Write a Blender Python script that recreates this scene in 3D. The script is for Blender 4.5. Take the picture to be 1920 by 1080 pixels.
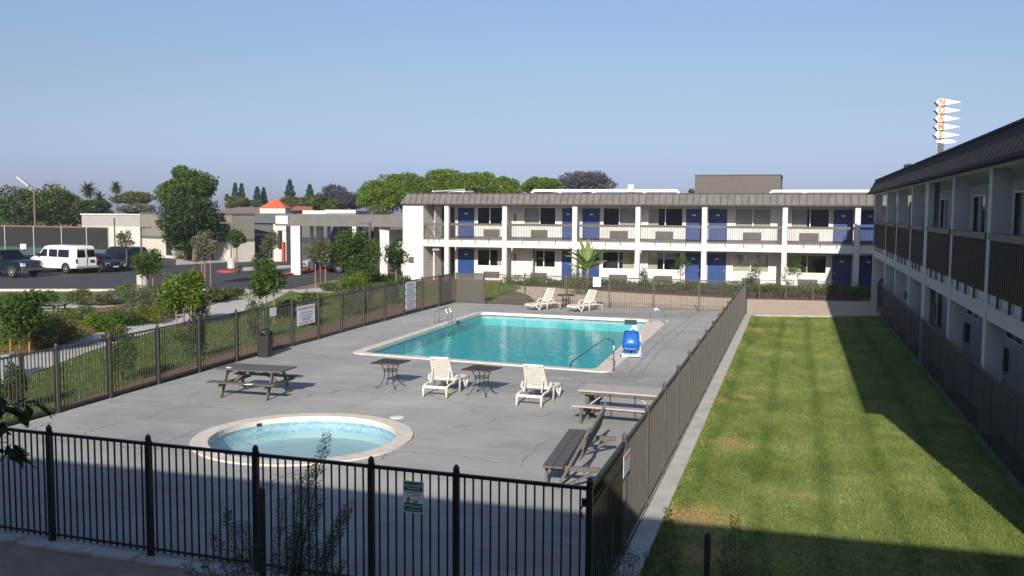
import bpy, bmesh, math, random
import numpy as np
from mathutils import Vector, Matrix
for o in list(bpy.data.objects): bpy.data.objects.remove(o)
SC = bpy.context.scene
COL = SC.collection
R = math.radians
# ---------------------------------------------------------------- camera
H = 5.0; FPX = 1777.4
YAW, PIT, ROL = 0.28999, 0.08087, 0.00606
_f = Vector((-math.sin(YAW)*math.cos(PIT), math.cos(YAW)*math.cos(PIT), -math.sin(PIT)))
_r = _f.cross(Vector((0,0,1))).normalized(); _u = _r.cross(_f)
CR = _r*math.cos(ROL)+_u*math.sin(ROL); CU = -_r*math.sin(ROL)+_u*math.cos(ROL)
cd = bpy.data.cameras.new('camera'); cam = bpy.data.objects.new('camera', cd); COL.objects.link(cam)
cam.matrix_world = Matrix(((CR.x,CU.x,-_f.x,0),(CR.y,CU.y,-_f.y,0),(CR.z,CU.z,-_f.z,H),(0,0,0,1)))
cd.sensor_width = 36; cd.lens = 36*FPX/1920; cd.clip_start = .1; cd.clip_end = 3000
SC.camera = cam
SC.render.resolution_x = 1024; SC.render.resolution_y = 576
# ---------------------------------------------------------------- sky and sun
SUN_EL = R(25.0); SUN_AZ = R(8.9)
w = bpy.data.worlds.new("World"); SC.world = w; w.use_nodes = True
nt = w.node_tree; nt.nodes.clear()
sky = nt.nodes.new('ShaderNodeTexSky'); sky.sky_type = 'NISHITA'; sky.sun_disc = False
sky.sun_elevation = SUN_EL; sky.sun_rotation = R(180)-SUN_AZ
sky.air_density = 1.0; sky.dust_density = .8; sky.ozone_density = 2.5; sky.altitude = 50
bg = nt.nodes.new('ShaderNodeBackground'); bg.inputs['Strength'].default_value = .089
hs = nt.nodes.new('ShaderNodeMix'); hs.data_type='RGBA'; hs.blend_type='MULTIPLY'; hs.inputs[0].default_value=1; hs.inputs[7].default_value=(.93,.90,1.06,1)
wo = nt.nodes.new('ShaderNodeOutputWorld')
# low band of summer smog: cooler and greyer towards the horizon
tcw=nt.nodes.new('ShaderNodeTexCoord'); sxw=nt.nodes.new('ShaderNodeSeparateXYZ'); nt.links.new(tcw.outputs['Generated'],sxw.inputs[0])
crw=nt.nodes.new('ShaderNodeValToRGB'); crw.color_ramp.elements[0].position=0; crw.color_ramp.elements[0].color=(.61,.68,1.22,1); crw.color_ramp.elements[1].position=.22; crw.color_ramp.elements[1].color=(1.02,.975,1.03,1)
e_=crw.color_ramp.elements.new(.035); e_.color=(.655,.70,1.17,1); e_=crw.color_ramp.elements.new(.107); e_.color=(.845,.795,.885,1)
nt.links.new(sxw.outputs[2],crw.inputs[0]); nt.links.new(crw.outputs[0],hs.inputs[7])
nt.links.new(sky.outputs[0], hs.inputs[6]); nt.links.new(hs.outputs[2], bg.inputs[0]); nt.links.new(bg.outputs[0], wo.inputs[0])
sd = bpy.data.lights.new('sun','SUN'); sd.energy = 5.0; sd.angle = R(.5); sd.color = (1,.93,.82)
so = bpy.data.objects.new('sun', sd); COL.objects.link(so)
sdir = Vector((math.sin(SUN_AZ)*math.cos(SUN_EL), -math.cos(SUN_AZ)*math.cos(SUN_EL), math.sin(SUN_EL)))
so.rotation_euler = sdir.to_track_quat('Z','Y').to_euler()
SC.view_settings.view_transform = 'Standard'; SC.view_settings.look = 'None'
SC.view_settings.exposure = 0.34; SC.view_settings.gamma = 1
# ---------------------------------------------------------------- pixel -> world (places things on the real ground)
def ray(x,y): return CR*((x-960)/FPX) - CU*((y-540)/FPX) + _f
def DPV(x,y,s):      # point whose horizontal distance along the view azimuth is s
    d = ray(x,y); k = s/(d.x*-math.sin(YAW)+d.y*math.cos(YAW)); return Vector((0,0,H))+d*k
def G(x,y,z=0.0):
    d = ray(x,y); t = (z-H)/d.z; return Vector((d.x*t, d.y*t, z))
def DP(x,y,dep):
    d = ray(x,y); return Vector((0,0,H))+d*dep
def AX(px,Y,y=450): d = ray(px,y); return d.x*Y/d.y
def AY(px,X,y=450): d = ray(px,y); return d.y*X/d.x
def dep(p): return (Vector((p[0],p[1],0))-Vector((0,0,H))).dot(_f)
def pxm(p): return dep(p)/FPX     # metres per photo pixel at a ground point
VR = Vector((math.cos(YAW),math.sin(YAW),0)); VF = Vector((-math.sin(YAW),math.cos(YAW),0))
# ---------------------------------------------------------------- materials
MT = {}
def mat(name, c, rough=.7, metal=0, c2=None, scale=3.0, bump=0, bscale=40, spec=.5, detail=6, lo=.35, hi=.65, stretch=None, trans=0):
    if name in MT: return MT[name]
    m = bpy.data.materials.new(name); m.use_nodes = True; t = m.node_tree; b = t.nodes['Principled BSDF']
    b.inputs['Roughness'].default_value = rough; b.inputs['Metallic'].default_value = metal
    b.inputs['Specular IOR Level'].default_value = spec
    tc = t.nodes.new('ShaderNodeTexCoord'); src = tc.outputs['Object']
    if stretch:
        mp = t.nodes.new('ShaderNodeMapping'); mp.inputs['Scale'].default_value = stretch; t.links.new(src, mp.inputs[0]); src = mp.outputs[0]
    if c2 is None: c2 = tuple(v*.86 for v in c)
    n = t.nodes.new('ShaderNodeTexNoise'); n.inputs['Scale'].default_value = scale; n.inputs['Detail'].default_value = detail; n.inputs['Roughness'].default_value = .62
    t.links.new(src, n.inputs['Vector'])
    cr = t.nodes.new('ShaderNodeValToRGB'); cr.color_ramp.elements[0].position = lo; cr.color_ramp.elements[1].position = hi
    cr.color_ramp.elements[0].color = (*c2,1); cr.color_ramp.elements[1].color = (*c,1)
    t.links.new(n.outputs[0], cr.inputs[0]); t.links.new(cr.outputs[0], b.inputs['Base Color'])
    if bump:
        n2 = t.nodes.new('ShaderNodeTexNoise'); n2.inputs['Scale'].default_value = bscale; n2.inputs['Detail'].default_value = 5
        t.links.new(src, n2.inputs['Vector']); bp = t.nodes.new('ShaderNodeBump'); bp.inputs['Strength'].default_value = bump; bp.inputs['Distance'].default_value = .02
        t.links.new(n2.outputs[0], bp.inputs['Height']); t.links.new(bp.outputs[0], b.inputs['Normal'])
    MT[name] = m; return m
def leafmat(name, c, c2, c3=None, trans=.35):
    m = bpy.data.materials.new(name); m.use_nodes = True; t = m.node_tree; b = t.nodes['Principled BSDF']; out = t.nodes['Material Output']
    b.inputs['Roughness'].default_value = .55; b.inputs['Specular IOR Level'].default_value = .35
    g = t.nodes.new('ShaderNodeNewGeometry'); cr = t.nodes.new('ShaderNodeValToRGB')
    e = cr.color_ramp.elements; e[0].color = (*c2,1); e[1].color = (*c,1); e[0].position = .1; e[1].position = .85
    if c3: x = e.new(.95); x.color = (*c3,1)
    tc = t.nodes.new('ShaderNodeTexCoord'); n = t.nodes.new('ShaderNodeTexNoise'); n.inputs['Scale'].default_value = .9; n.inputs['Detail'].default_value = 3
    t.links.new(tc.outputs['Object'], n.inputs['Vector'])
    mm = t.nodes.new('ShaderNodeMath'); mm.operation = 'MULTIPLY_ADD'; mm.inputs[1].default_value = .55; 
    ma = t.nodes.new('ShaderNodeMath'); ma.operation = 'MULTIPLY_ADD'; ma.inputs[1].default_value = 1.0; ma.inputs[2].default_value = -.27
    t.links.new(n.outputs[0], ma.inputs[0]); t.links.new(g.outputs['Random Per Island'], mm.inputs[0]); t.links.new(ma.outputs[0], mm.inputs[2])
    t.links.new(mm.outputs[0], cr.inputs[0]); t.links.new(cr.outputs[0], b.inputs['Base Color'])
    tr = t.nodes.new('ShaderNodeBsdfTranslucent'); mx = t.nodes.new('ShaderNodeMixShader'); mx.inputs[0].default_value = trans
    hsv = t.nodes.new('ShaderNodeHueSaturation'); hsv.inputs['Saturation'].default_value = 1.1; hsv.inputs['Value'].default_value = 1.6; hsv.inputs['Hue'].default_value = .49
    t.links.new(cr.outputs[0], hsv.inputs['Color']); t.links.new(hsv.outputs[0], tr.inputs[0])
    t.links.new(b.outputs[0], mx.inputs[1]); t.links.new(tr.outputs[0], mx.inputs[2]); t.links.new(mx.outputs[0], out.inputs[0])
    MT[name] = m; return m
def schlick(t,normal=None,f0=.04,scale=1.0):
    g=t.nodes.new('ShaderNodeNewGeometry'); d=t.nodes.new('ShaderNodeVectorMath'); d.operation='DOT_PRODUCT'
    t.links.new(g.outputs['Incoming'],d.inputs[0]); t.links.new(normal if normal is not None else g.outputs['Normal'],d.inputs[1])
    def mth(op,a,b):
        m=t.nodes.new('ShaderNodeMath'); m.operation=op
        for i,x in enumerate((a,b)):
            if x is None: continue
            if isinstance(x,(int,float)): m.inputs[i].default_value=x
            else: t.links.new(x,m.inputs[i])
        return m.outputs[0]
    c=mth('ABSOLUTE',d.outputs['Value'],None); p=mth('POWER',mth('SUBTRACT',1.0,c),5.0)
    return mth('ADD',mth('MULTIPLY',p,(1-f0)*scale),f0)
def glassmat(name, col, fac_t=.5, rough=.03, tint=(.5,.52,.52)):
    m = bpy.data.materials.new(name); m.use_nodes = True; t = m.node_tree; t.nodes.clear()
    out = t.nodes.new('ShaderNodeOutputMaterial'); tr = t.nodes.new('ShaderNodeBsdfTransparent'); tr.inputs[0].default_value = (*tint,1)
    gl = t.nodes.new('ShaderNodeBsdfGlossy'); gl.inputs['Roughness'].default_value = rough; gl.inputs[0].default_value = (*col,1)
    mx = t.nodes.new('ShaderNodeMixShader')
    t.links.new(schlick(t,None,fac_t*.2), mx.inputs[0]); t.links.new(tr.outputs[0], mx.inputs[1]); t.links.new(gl.outputs[0], mx.inputs[2]); t.links.new(mx.outputs[0], out.inputs[0])
    MT[name] = m; return m
# ---------------------------------------------------------------- mesh builder
class MB:
    def __init__(s, T=None): s.v=[]; s.f=[]; s.mi=[]; s.T=T; s.cm=0
    def add(s, vs, fs):
        b=len(s.v)
        for p in vs: s.v.append(tuple(s.T(*p)) if s.T else tuple(p))
        for f in fs: s.f.append(tuple(b+i for i in f)); s.mi.append(s.cm)
    def box(s, x0,x1,y0,y1,z0,z1):
        vs=[(x,y,z) for z in (z0,z1) for y in (y0,y1) for x in (x0,x1)]
        s.add(vs,[(0,2,3,1),(4,5,7,6),(0,1,5,4),(2,6,7,3),(0,4,6,2),(1,3,7,5)]); return s
    def quad(s,a,b,c,d): s.add([a,b,c,d],[(0,1,2,3)]); return s
    def obox(s, p0, p1, w, h, up=(0,0,1)):   # beam from p0 to p1, width w, height h
        p0=Vector(p0);p1=Vector(p1);d=(p1-p0).normalized();u=Vector(up);sd=d.cross(u)
        if sd.length<1e-4: sd=d.cross(Vector((1,0,0)))
        sd.normalize();u=sd.cross(d).normalized();vs=[]
        for p in (p0,p1):
            for a,b in ((-1,-1),(1,-1),(1,1),(-1,1)): vs.append(p+sd*(a*w/2)+u*(b*h/2))
        s.add(vs,[(0,1,2,3),(4,7,6,5),(0,4,5,1),(1,5,6,2),(2,6,7,3),(3,7,4,0)]); return s
    def tube(s, pts, r, n=8, caps=True):
        pts=[Vector(p) for p in pts]; rr=r if isinstance(r,(list,tuple)) else [r]*len(pts); vs=[];fs=[]
        pu=None
        for i,p in enumerate(pts):
            d=(pts[min(i+1,len(pts)-1)]-pts[max(i-1,0)]).normalized()
            if pu is None: pu=d.orthogonal().normalized()
            pu=(pu-d*pu.dot(d)); pu=pu.normalized() if pu.length>1e-5 else d.orthogonal().normalized()
            q=d.cross(pu)
            for k in range(n): a=2*math.pi*k/n; vs.append(p+(pu*math.cos(a)+q*math.sin(a))*rr[i])
        for i in range(len(pts)-1):
            for k in range(n): fs.append((i*n+k,i*n+(k+1)%n,(i+1)*n+(k+1)%n,(i+1)*n+k))
        if caps: fs.append(tuple(range(n))[::-1]); fs.append(tuple((len(pts)-1)*n+k for k in range(n)))
        s.add(vs,fs); return s
    def cyl(s,c,r,z0,z1,n=20,r1=None): return s.tube([(c[0],c[1],z0),(c[0],c[1],z1)],[r,r if r1 is None else r1],n)
    def lathe(s,c,prof,n=24):
        vs=[];fs=[];m=len(prof)
        for r,z in prof:
            for k in range(n): a=2*math.pi*k/n; vs.append((c[0]+r*math.cos(a),c[1]+r*math.sin(a),c[2]+z))
        for i in range(m-1):
            for k in range(n): fs.append((i*n+k,i*n+(k+1)%n,(i+1)*n+(k+1)%n,(i+1)*n+k))
        fs.append(tuple(range(n))[::-1]); fs.append(tuple((m-1)*n+k for k in range(n)))
        s.add(vs,fs); return s
    def prism(s, poly, z0, z1):
        n=len(poly); vs=[(p[0],p[1],z0) for p in poly]+[(p[0],p[1],z1) for p in poly]
        s.add(vs,[tuple(range(n))[::-1],tuple(range(n,2*n))]+[(i,(i+1)%n,n+(i+1)%n,n+i) for i in range(n)]); return s
    def extr(s, prof, y0, y1):               # prof in (x,z), extruded along y
        n=len(prof); vs=[(p[0],y0,p[1]) for p in prof]+[(p[0],y1,p[1]) for p in prof]
        s.add(vs,[tuple(range(n)),tuple(range(n,2*n))[::-1]]+[(i,n+i,n+(i+1)%n,(i+1)%n) for i in range(n)]); return s
    def build(s, name, m, parent=None, world=True, smooth=False, bevel=0, recalc=True):
        me=bpy.data.meshes.new(name); v=s.v
        if parent is not None and world:
            L=parent.location; q=parent
            while q.parent: q=q.parent; L=L+q.location
            v=[(a-L[0],b-L[1],c-L[2]) for a,b,c in v]
        me.from_pydata(v,[],s.f)
        for x in (m if isinstance(m,(list,tuple)) else [m]): me.materials.append(x)
        if s.mi and max(s.mi): me.polygons.foreach_set('material_index', s.mi)
        if recalc:
            bm=bmesh.new(); bm.from_mesh(me); bmesh.ops.recalc_face_normals(bm,faces=bm.faces); bm.to_mesh(me); bm.free()
        if smooth: me.polygons.foreach_set('use_smooth',[True]*len(me.polygons))
        o=bpy.data.objects.new(name,me); COL.objects.link(o)
        if parent is not None: o.parent=parent
        if bevel:
            b=o.modifiers.new('bevel','BEVEL'); b.width=bevel; b.segments=2; b.limit_method='ANGLE'
        return o
def thing(name,label,cat,loc=(0,0,0),rz=0,group=None,kind=None):
    o=bpy.data.objects.new(name,None); COL.objects.link(o); o.location=loc; o.rotation_euler=(0,0,rz); o.empty_display_size=.1
    return tag(o,label,cat,group,kind)
def tag(o,label=None,cat=None,group=None,kind=None):
    if label: o['label']=label
    if cat: o['category']=cat
    if group: o['group']=group
    if kind: o['kind']=kind
    return o
def dup(o,loc=None,rz=None,label=None,parent=None,sc=None):
    c=o.copy(); COL.objects.link(c)
    if parent is not None: c.parent=parent
    if loc is not None: c.location=loc
    if rz is not None: c.rotation_euler=(0,0,rz)
    if label: c['label']=label
    if sc is not None: c.scale=(sc,sc,sc) if not isinstance(sc,tuple) else sc
    for ch in list(o.children): dup(ch,parent=c)
    return c
def textobj(txt,size,m,parent,mtx,name='lettering',ext=.002,sx=1,off=0):
    cu=bpy.data.curves.new('t','FONT'); cu.body=txt; cu.offset=off; cu.size=size; cu.extrude=ext; cu.align_x='CENTER'; cu.align_y='CENTER'; cu.resolution_u=3
    t=bpy.data.objects.new('t',cu); COL.objects.link(t); bpy.context.view_layer.update()
    me=bpy.data.meshes.new_from_object(t.evaluated_get(bpy.context.evaluated_depsgraph_get())); bpy.data.objects.remove(t)
    me.transform(Matrix.Diagonal((sx,1,1,1))); me.transform(mtx); me.materials.clear(); me.materials.append(m)
    o=bpy.data.objects.new(name,me); COL.objects.link(o); o.parent=parent; return o
# ---------------------------------------------------------------- foliage
def leafarr(pos, size, rng, up=.25, wr=.5, nrm=None):
    n=len(pos); d=rng.normal(size=(n,3)); d/=np.linalg.norm(d,axis=1)[:,None]
    if nrm is not None: q=np.cross(d,nrm+rng.normal(size=(n,3))*.5)
    else: q=np.cross(d,rng.normal(size=(n,3))+[0,0,up*3])
    q/=np.linalg.norm(q,axis=1)[:,None]+1e-9
    s=size*(.6+.8*rng.random(n))[:,None]; d=d*s; q=q*s*wr
    return np.stack([pos-d*.5,pos+q*.5-d*.05,pos+d*.5,pos-q*.5-d*.05],1)
def quadmesh(name,V,m,parent=None):
    n=len(V); me=bpy.data.meshes.new(name); me.vertices.add(4*n); me.vertices.foreach_set('co',V.reshape(-1).astype(np.float32))
    me.loops.add(4*n); me.loops.foreach_set('vertex_index',np.arange(4*n,dtype=np.int32))
    me.polygons.add(n); me.polygons.foreach_set('loop_start',np.arange(n,dtype=np.int32)*4)
    me.update(calc_edges=True); me.materials.append(m)
    o=bpy.data.objects.new(name,me); COL.objects.link(o)
    if parent is not None: o.parent=parent
    return o
def blobpts(blobs,n,rng,hollow=.55):
    B=np.array(blobs,float); vol=(B[:,3]*B[:,4]*B[:,5])**(.66); p=vol/vol.sum(); k=rng.choice(len(B),n,p=p)
    d=rng.normal(size=(n,3)); d/=np.linalg.norm(d,axis=1)[:,None]
    r=hollow+(1-hollow)*rng.random(n)**.6; r*=1+.10*rng.normal(size=n)
    return B[k,:3]+d*r[:,None]*B[k,3:6], d
def crownblobs(rx,rz,cz,k,rng,br=.42,flat=False,core=True):
    out=[(0,0,cz,rx*.62,rx*.62,rz*.62)] if core else []
    for i in range(k):
        d=rng.normal(size=3); d/=np.linalg.norm(d)
        if flat: d[2]=abs(d[2])*1.0-.15
        s=.55+.25*rng.random(); b=br*(.7+.6*rng.random())
        out.append((d[0]*rx*s,d[1]*rx*s,cz+d[2]*rz*s,rx*b,rx*b,rz*b*.95))
    return out
def tree(name,label,cat,loc,h,rx,cz,rz,k,n,leaf,lm,tm,seed,tr=.12,group=None,br=.42,hollow=.5,flat=False,rot=0,wr=.5):
    rng=np.random.default_rng(seed); t=thing(name,label,cat,loc,rot,group)
    bl=crownblobs(rx,rz,cz,k,rng,br,flat); P,d=blobpts(bl,n,rng,hollow)
    P=P[P[:,2]>.05]
    quadmesh('crown',leafarr(P,leaf,rng,wr=wr),lm,t)
    m=MB(); b0=cz-rz*.7; m.tube([(0,0,0),(tr*.5,-tr*.3,b0*.5),(0,tr*.4,max(b0,.2)),(0,0,cz)],[tr*1.25,tr,tr*.85,tr*.35],8)
    for bb in bl[1:9]:
        m.tube([(0,0,b0*.9+rz*.1),(bb[0]*.4,bb[1]*.4,(b0+bb[2])/2),(bb[0],bb[1],bb[2])],[tr*.5,tr*.34,tr*.12],6)
    m.build('trunk',tm,t,world=False,smooth=True)
    return t
def shrub(label,loc,rx,h,n,leaf,lm,seed,group=None,name='shrub',k=6,wr=.5,cat='shrub'):
    rng=np.random.default_rng(seed); t=thing(name,label,cat,loc,rng.random()*6,group)
    bl=crownblobs(rx,h*.55,h*.5,k,rng,.5); P,d=blobpts(bl,n,rng,.3); P=P[P[:,2]>.02]
    quadmesh('foliage',leafarr(P,leaf,rng,wr=wr),lm,t)
    m=MB()
    for i in range(5):
        a=i*1.3; m.tube([(0,0,0),(math.cos(a)*rx*.3,math.sin(a)*rx*.3,h*.4),(math.cos(a)*rx*.55,math.sin(a)*rx*.55,h*.75)],[.025,.015,.006],5)
    m.build('stem',BARK,t,world=False); return t
# ================================================================ materials used
BARK=mat('bark',(.20,.15,.11),.9,c2=(.10,.075,.055),scale=8,bump=.6,bscale=25)
WHITE=mat('white_paint',(.61,.60,.585),.75,c2=(.48,.47,.445),scale=1.6,bump=.15,bscale=12,lo=.28,hi=.52,stretch=(1,1,.3))
BRICKW=None
CREAM=mat('cream_paint',(.58,.55,.49),.8,c2=(.52,.49,.43),scale=1.0,bump=.1)
GREYW=mat('grey_stucco',(.112,.116,.126),.85,c2=(.095,.099,.108),scale=1.5,bump=.2)
BEIGEW=mat('beige_stucco',(.235,.222,.19),.85,c2=(.205,.19,.165),scale=1.5,bump=.2)
ROOFB=mat('roof_shingle',(.165,.155,.147),.8,c2=(.115,.108,.102),scale=2.2,bump=.4,bscale=30,stretch=(1,1,.25))
BROWN=mat('brown_paint',(.12,.105,.095),.6,c2=(.085,.074,.068),scale=6)
DBROWN=mat('dark_brown_door',(.035,.025,.022),.5)
BLUED=mat('blue_door_paint',(.011,.048,.20),.42,c2=(.009,.04,.17),scale=2)
GREYP=mat('grey_panel',(.10,.095,.088),.6)
FENCE=mat('fence_bronze_paint',(.082,.076,.067),.5,c2=(.062,.057,.050),scale=5)
FENCED=mat('fence_black_paint',(.022,.018,.017),.4,c2=(.015,.012,.012),scale=5)
CONC=mat('concrete',(.56,.54,.50),.9,c2=(.42,.40,.37),scale=2.0,bump=.35,bscale=40)
PATH=mat('path_concrete',(.52,.505,.475),.9,c2=(.43,.42,.39),scale=1.2,bump=.25,bscale=40)
COPE=mat('coping_stone',(.74,.67,.58),.75,c2=(.62,.55,.47),scale=4,bump=.25)
MULCH=mat('mulch',(.30,.155,.085),.95,c2=(.17,.085,.05),scale=14,bump=1,bscale=40)
DIRT=mat('dirt',(.36,.29,.22),.95,c2=(.24,.19,.14),scale=2.5,bump=.8,bscale=30)
SAND=mat('tan_walk',(.66,.52,.39),.9,c2=(.55,.43,.32),scale=1.2,bump=.4,bscale=30)
ASPH=mat('asphalt',(.060,.060,.068),.85,c2=(.045,.045,.052),scale=.7,bump=.5,bscale=60)
REDK=mat('red_kerb_paint',(.50,.055,.035),.7,c2=(.38,.05,.035),scale=6)
PLAST=mat('white_resin',(.70,.665,.60),.4,c2=(.64,.60,.535),scale=4)
WOODG=mat('grey_brown_paint',(.125,.112,.102),.6,c2=(.09,.08,.074),scale=7,stretch=(1,6,6),bump=.25,bscale=18)
WOODL=mat('weathered_grey_plank',(.46,.42,.40),.75,c2=(.36,.32,.31),scale=5,stretch=(1,6,6),bump=.25,bscale=18)
STEEL=mat('stainless_steel',(.75,.75,.75),.18,1)
BLACKM=mat('black_metal',(.022,.02,.02),.45)
BLACKP=mat('black_plastic',(.025,.025,.025),.5)
MESHT=mat('brown_mesh_metal',(.09,.062,.055),.5)
RUB=mat('tyre_rubber',(.018,.018,.018),.8)
CHROME=mat('chrome',(.8,.8,.8),.12,1)
ALLOY=mat('wheel_silver',(.62,.62,.62),.35,.6)
BLUEP=mat('blue_plastic',(.035,.25,.80),.3,c2=(.03,.22,.74))
WPL=mat('white_plastic',(.85,.85,.83),.35,c2=(.8,.8,.78))
SIGNW=mat('sign_white',(.80,.80,.78),.5,c2=(.74,.74,.72))
GREENS=mat('sign_green',(.02,.16,.07),.5)
PURP=mat('sign_purple',(.16,.13,.42),.5)
REDT=mat('sign_red',(.62,.12,.16),.5)
BLUET=mat('sign_blue',(.20,.32,.50),.5)
ORNG=mat('sign_orange',(.85,.20,.06),.5)
STAKE=mat('stake_wood',(.40,.20,.11),.8,c2=(.28,.14,.08),scale=8)
STAKED=mat('stake_dark_wood',(.05,.032,.028),.85)
DARKIN=mat('dark_interior',(.02,.02,.022),.9)
CURT=mat('curtain_cloth',(.70,.68,.60),.85,c2=(.52,.50,.44),scale=5,stretch=(6,6,.4))
CURTY=mat('cream_curtain_cloth',(.74,.70,.50),.85,c2=(.58,.55,.39),scale=5,stretch=(6,6,.4))
GLASS=glassmat('window_glass',(.9,.95,1),.35,.02,(.86,.88,.88))
CARGL=glassmat('car_glass',(.9,.95,1),.5,.02,(.05,.06,.07))
DSCREEN=None
L_BRIGHT=leafmat('leaf_bright_green',(.17,.25,.025),(.045,.10,.010),(.25,.33,.05))
L_MID=leafmat('leaf_mid_green',(.10,.165,.028),(.024,.055,.012),(.18,.25,.055))
L_DARK=leafmat('leaf_dark_green',(.055,.098,.024),(.014,.036,.010),(.11,.155,.045))
L_OLIVE=leafmat('leaf_olive',(.15,.16,.05),(.06,.075,.022),(.23,.22,.08))
L_GREY=leafmat('leaf_grey_green',(.17,.19,.11),(.08,.10,.055),(.26,.27,.17))
L_YEL=leafmat('leaf_yellow_green',(.20,.20,.03),(.08,.10,.015),(.30,.28,.06))
L_PURP=leafmat('leaf_jacaranda_bloom',(.16,.13,.19),(.045,.06,.05),(.28,.22,.36))
L_CONI=leafmat('leaf_blue_conifer',(.045,.085,.065),(.018,.038,.032),None,.1)
L_BLOS=leafmat('leaf_pale_blossom',(.26,.21,.15),(.08,.10,.04),(.48,.38,.33))
L_FRONT=leafmat('leaf_feathery',(.05,.11,.045),(.02,.05,.02),None)
L_BAN=leafmat('leaf_banana',(.26,.34,.12),(.13,.22,.05),(.50,.52,.30))
L_HERB=leafmat('leaf_groundcover',(.12,.16,.05),(.05,.07,.025),(.19,.22,.10))
L_PURF=leafmat('flower_purple',(.20,.12,.16),(.09,.09,.06),(.34,.19,.29))
L_GRASS=leafmat('grass_blade',(.16,.22,.045),(.09,.14,.028),(.26,.28,.09),.3)
# ---------------------------------------------------------------- special materials
def nnoise(t,src,scale,detail=5,rough=.6):
    n=t.nodes.new('ShaderNodeTexNoise'); n.inputs['Scale'].default_value=scale; n.inputs['Detail'].default_value=detail; n.inputs['Roughness'].default_value=rough
    t.links.new(src,n.inputs['Vector']); return n.outputs[0]
def nramp(t,src,stops):
    c=t.nodes.new('ShaderNodeValToRGB'); e=c.color_ramp.elements
    while len(e)<len(stops): e.new(.5)
    for i,(p,col) in enumerate(stops): e[i].position=p; e[i].color=(*col,1) if len(col)==3 else (col[0],)*3+(1,)
    t.links.new(src,c.inputs[0]); return c.outputs[0]
def nmath(t,op,a,b=None,c=None):
    m=t.nodes.new('ShaderNodeMath'); m.operation=op
    for i,x in enumerate((a,b,c)):
        if x is None: continue
        if isinstance(x,(int,float)): m.inputs[i].default_value=x
        else: t.links.new(x,m.inputs[i])
    return m.outputs[0]
def nmix(t,f,a,b,bl='MIX'):
    m=t.nodes.new('ShaderNodeMix'); m.data_type='RGBA'; m.blend_type=bl
    for i,x in ((0,f),(6,a),(7,b)):
        if isinstance(x,(int,float)): m.inputs[i].default_value=x
        elif isinstance(x,tuple): m.inputs[i].default_value=(*x,1)
        else: t.links.new(x,m.inputs[i])
    return m.outputs[2]
def nmap(t,src,sc):
    m=t.nodes.new('ShaderNodeMapping'); m.inputs['Scale'].default_value=sc; t.links.new(src,m.inputs[0]); return m.outputs[0]
def base(name,rough=.9):
    m=bpy.data.materials.new(name); m.use_nodes=True; t=m.node_tree; b=t.nodes['Principled BSDF']; b.inputs['Roughness'].default_value=rough
    g=t.nodes.new('ShaderNodeNewGeometry'); MT[name]=m; return m,t,b,g.outputs['Position']
def bump(t,b,h,s=.4,d=.02):
    n=t.nodes.new('ShaderNodeBump'); n.inputs['Strength'].default_value=s; n.inputs['Distance'].default_value=d; t.links.new(h,n.inputs['Height']); t.links.new(n.outputs[0],b.inputs['Normal'])
# deck
m,t,b,P=base('pool_deck_concrete',.85)
big=nnoise(t,P,.16,6,.65); med=nnoise(t,nmap(t,P,(.5,2.2,1)),.7,7,.7); fin=nnoise(t,P,9,5,.7)
col=nramp(t,big,[(.30,(.27,.268,.262)),(.5,(.392,.385,.368)),(.68,(.485,.477,.452))])
col=nmix(t,nramp(t,med,[(.44,(0,)),(.62,(1,))]),nmix(t,1.0,col,(.89,.89,.888),'MULTIPLY'),col)
col=nmix(t,nmath(t,'MULTIPLY',nramp(t,nnoise(t,nmap(t,P,(1,2.5,1)),1.1,8,.75),[(.60,(0,)),(.68,(1,))]),.40),col,(.52,.51,.47))
sv=t.nodes.new('ShaderNodeTexVoronoi'); sv.inputs['Scale'].default_value=.55; t.links.new(P,sv.inputs['Vector'])
sp=nmath(t,'MULTIPLY',nramp(t,nmath(t,'ADD',sv.outputs['Distance'],nmath(t,'MULTIPLY',nnoise(t,P,3.5,4),.35)),[(.22,(1,)),(.34,(0,))]),.30)
col=nmix(t,sp,col,(.27,.26,.25))
vo=t.nodes.new('ShaderNodeTexVoronoi'); vo.feature='DISTANCE_TO_EDGE'; vo.inputs['Scale'].default_value=.20
dm=t.nodes.new('ShaderNodeVectorMath'); dm.operation='ADD'; nv=t.nodes.new('ShaderNodeTexNoise'); nv.inputs['Scale'].default_value=.9; nv.inputs['Detail'].default_value=6; t.links.new(P,nv.inputs['Vector'])
sc=t.nodes.new('ShaderNodeVectorMath'); sc.operation='SCALE'; sc.inputs['Scale'].default_value=1.6; t.links.new(nv.outputs['Color'],sc.inputs[0]); t.links.new(P,dm.inputs[0]); t.links.new(sc.outputs[0],dm.inputs[1]); t.links.new(dm.outputs[0],vo.inputs['Vector'])
crk=nramp(t,vo.outputs['Distance'],[(.0,(1,)),(.007,(0,))]); crk=nmath(t,'MULTIPLY',crk,nramp(t,nnoise(t,P,.35,3),[(.40,(0,)),(.50,(.85,))]))
col=nmix(t,crk,col,(.15,.145,.14)); col=nmix(t,.30,col,nmix(t,1.0,col,nramp(t,fin,[(.3,(.78,.78,.78)),(.7,(1,1,1))]),'MULTIPLY'))
t.links.new(col,b.inputs['Base Color']); bump(t,b,fin,.3,.01); DECK=m
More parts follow.
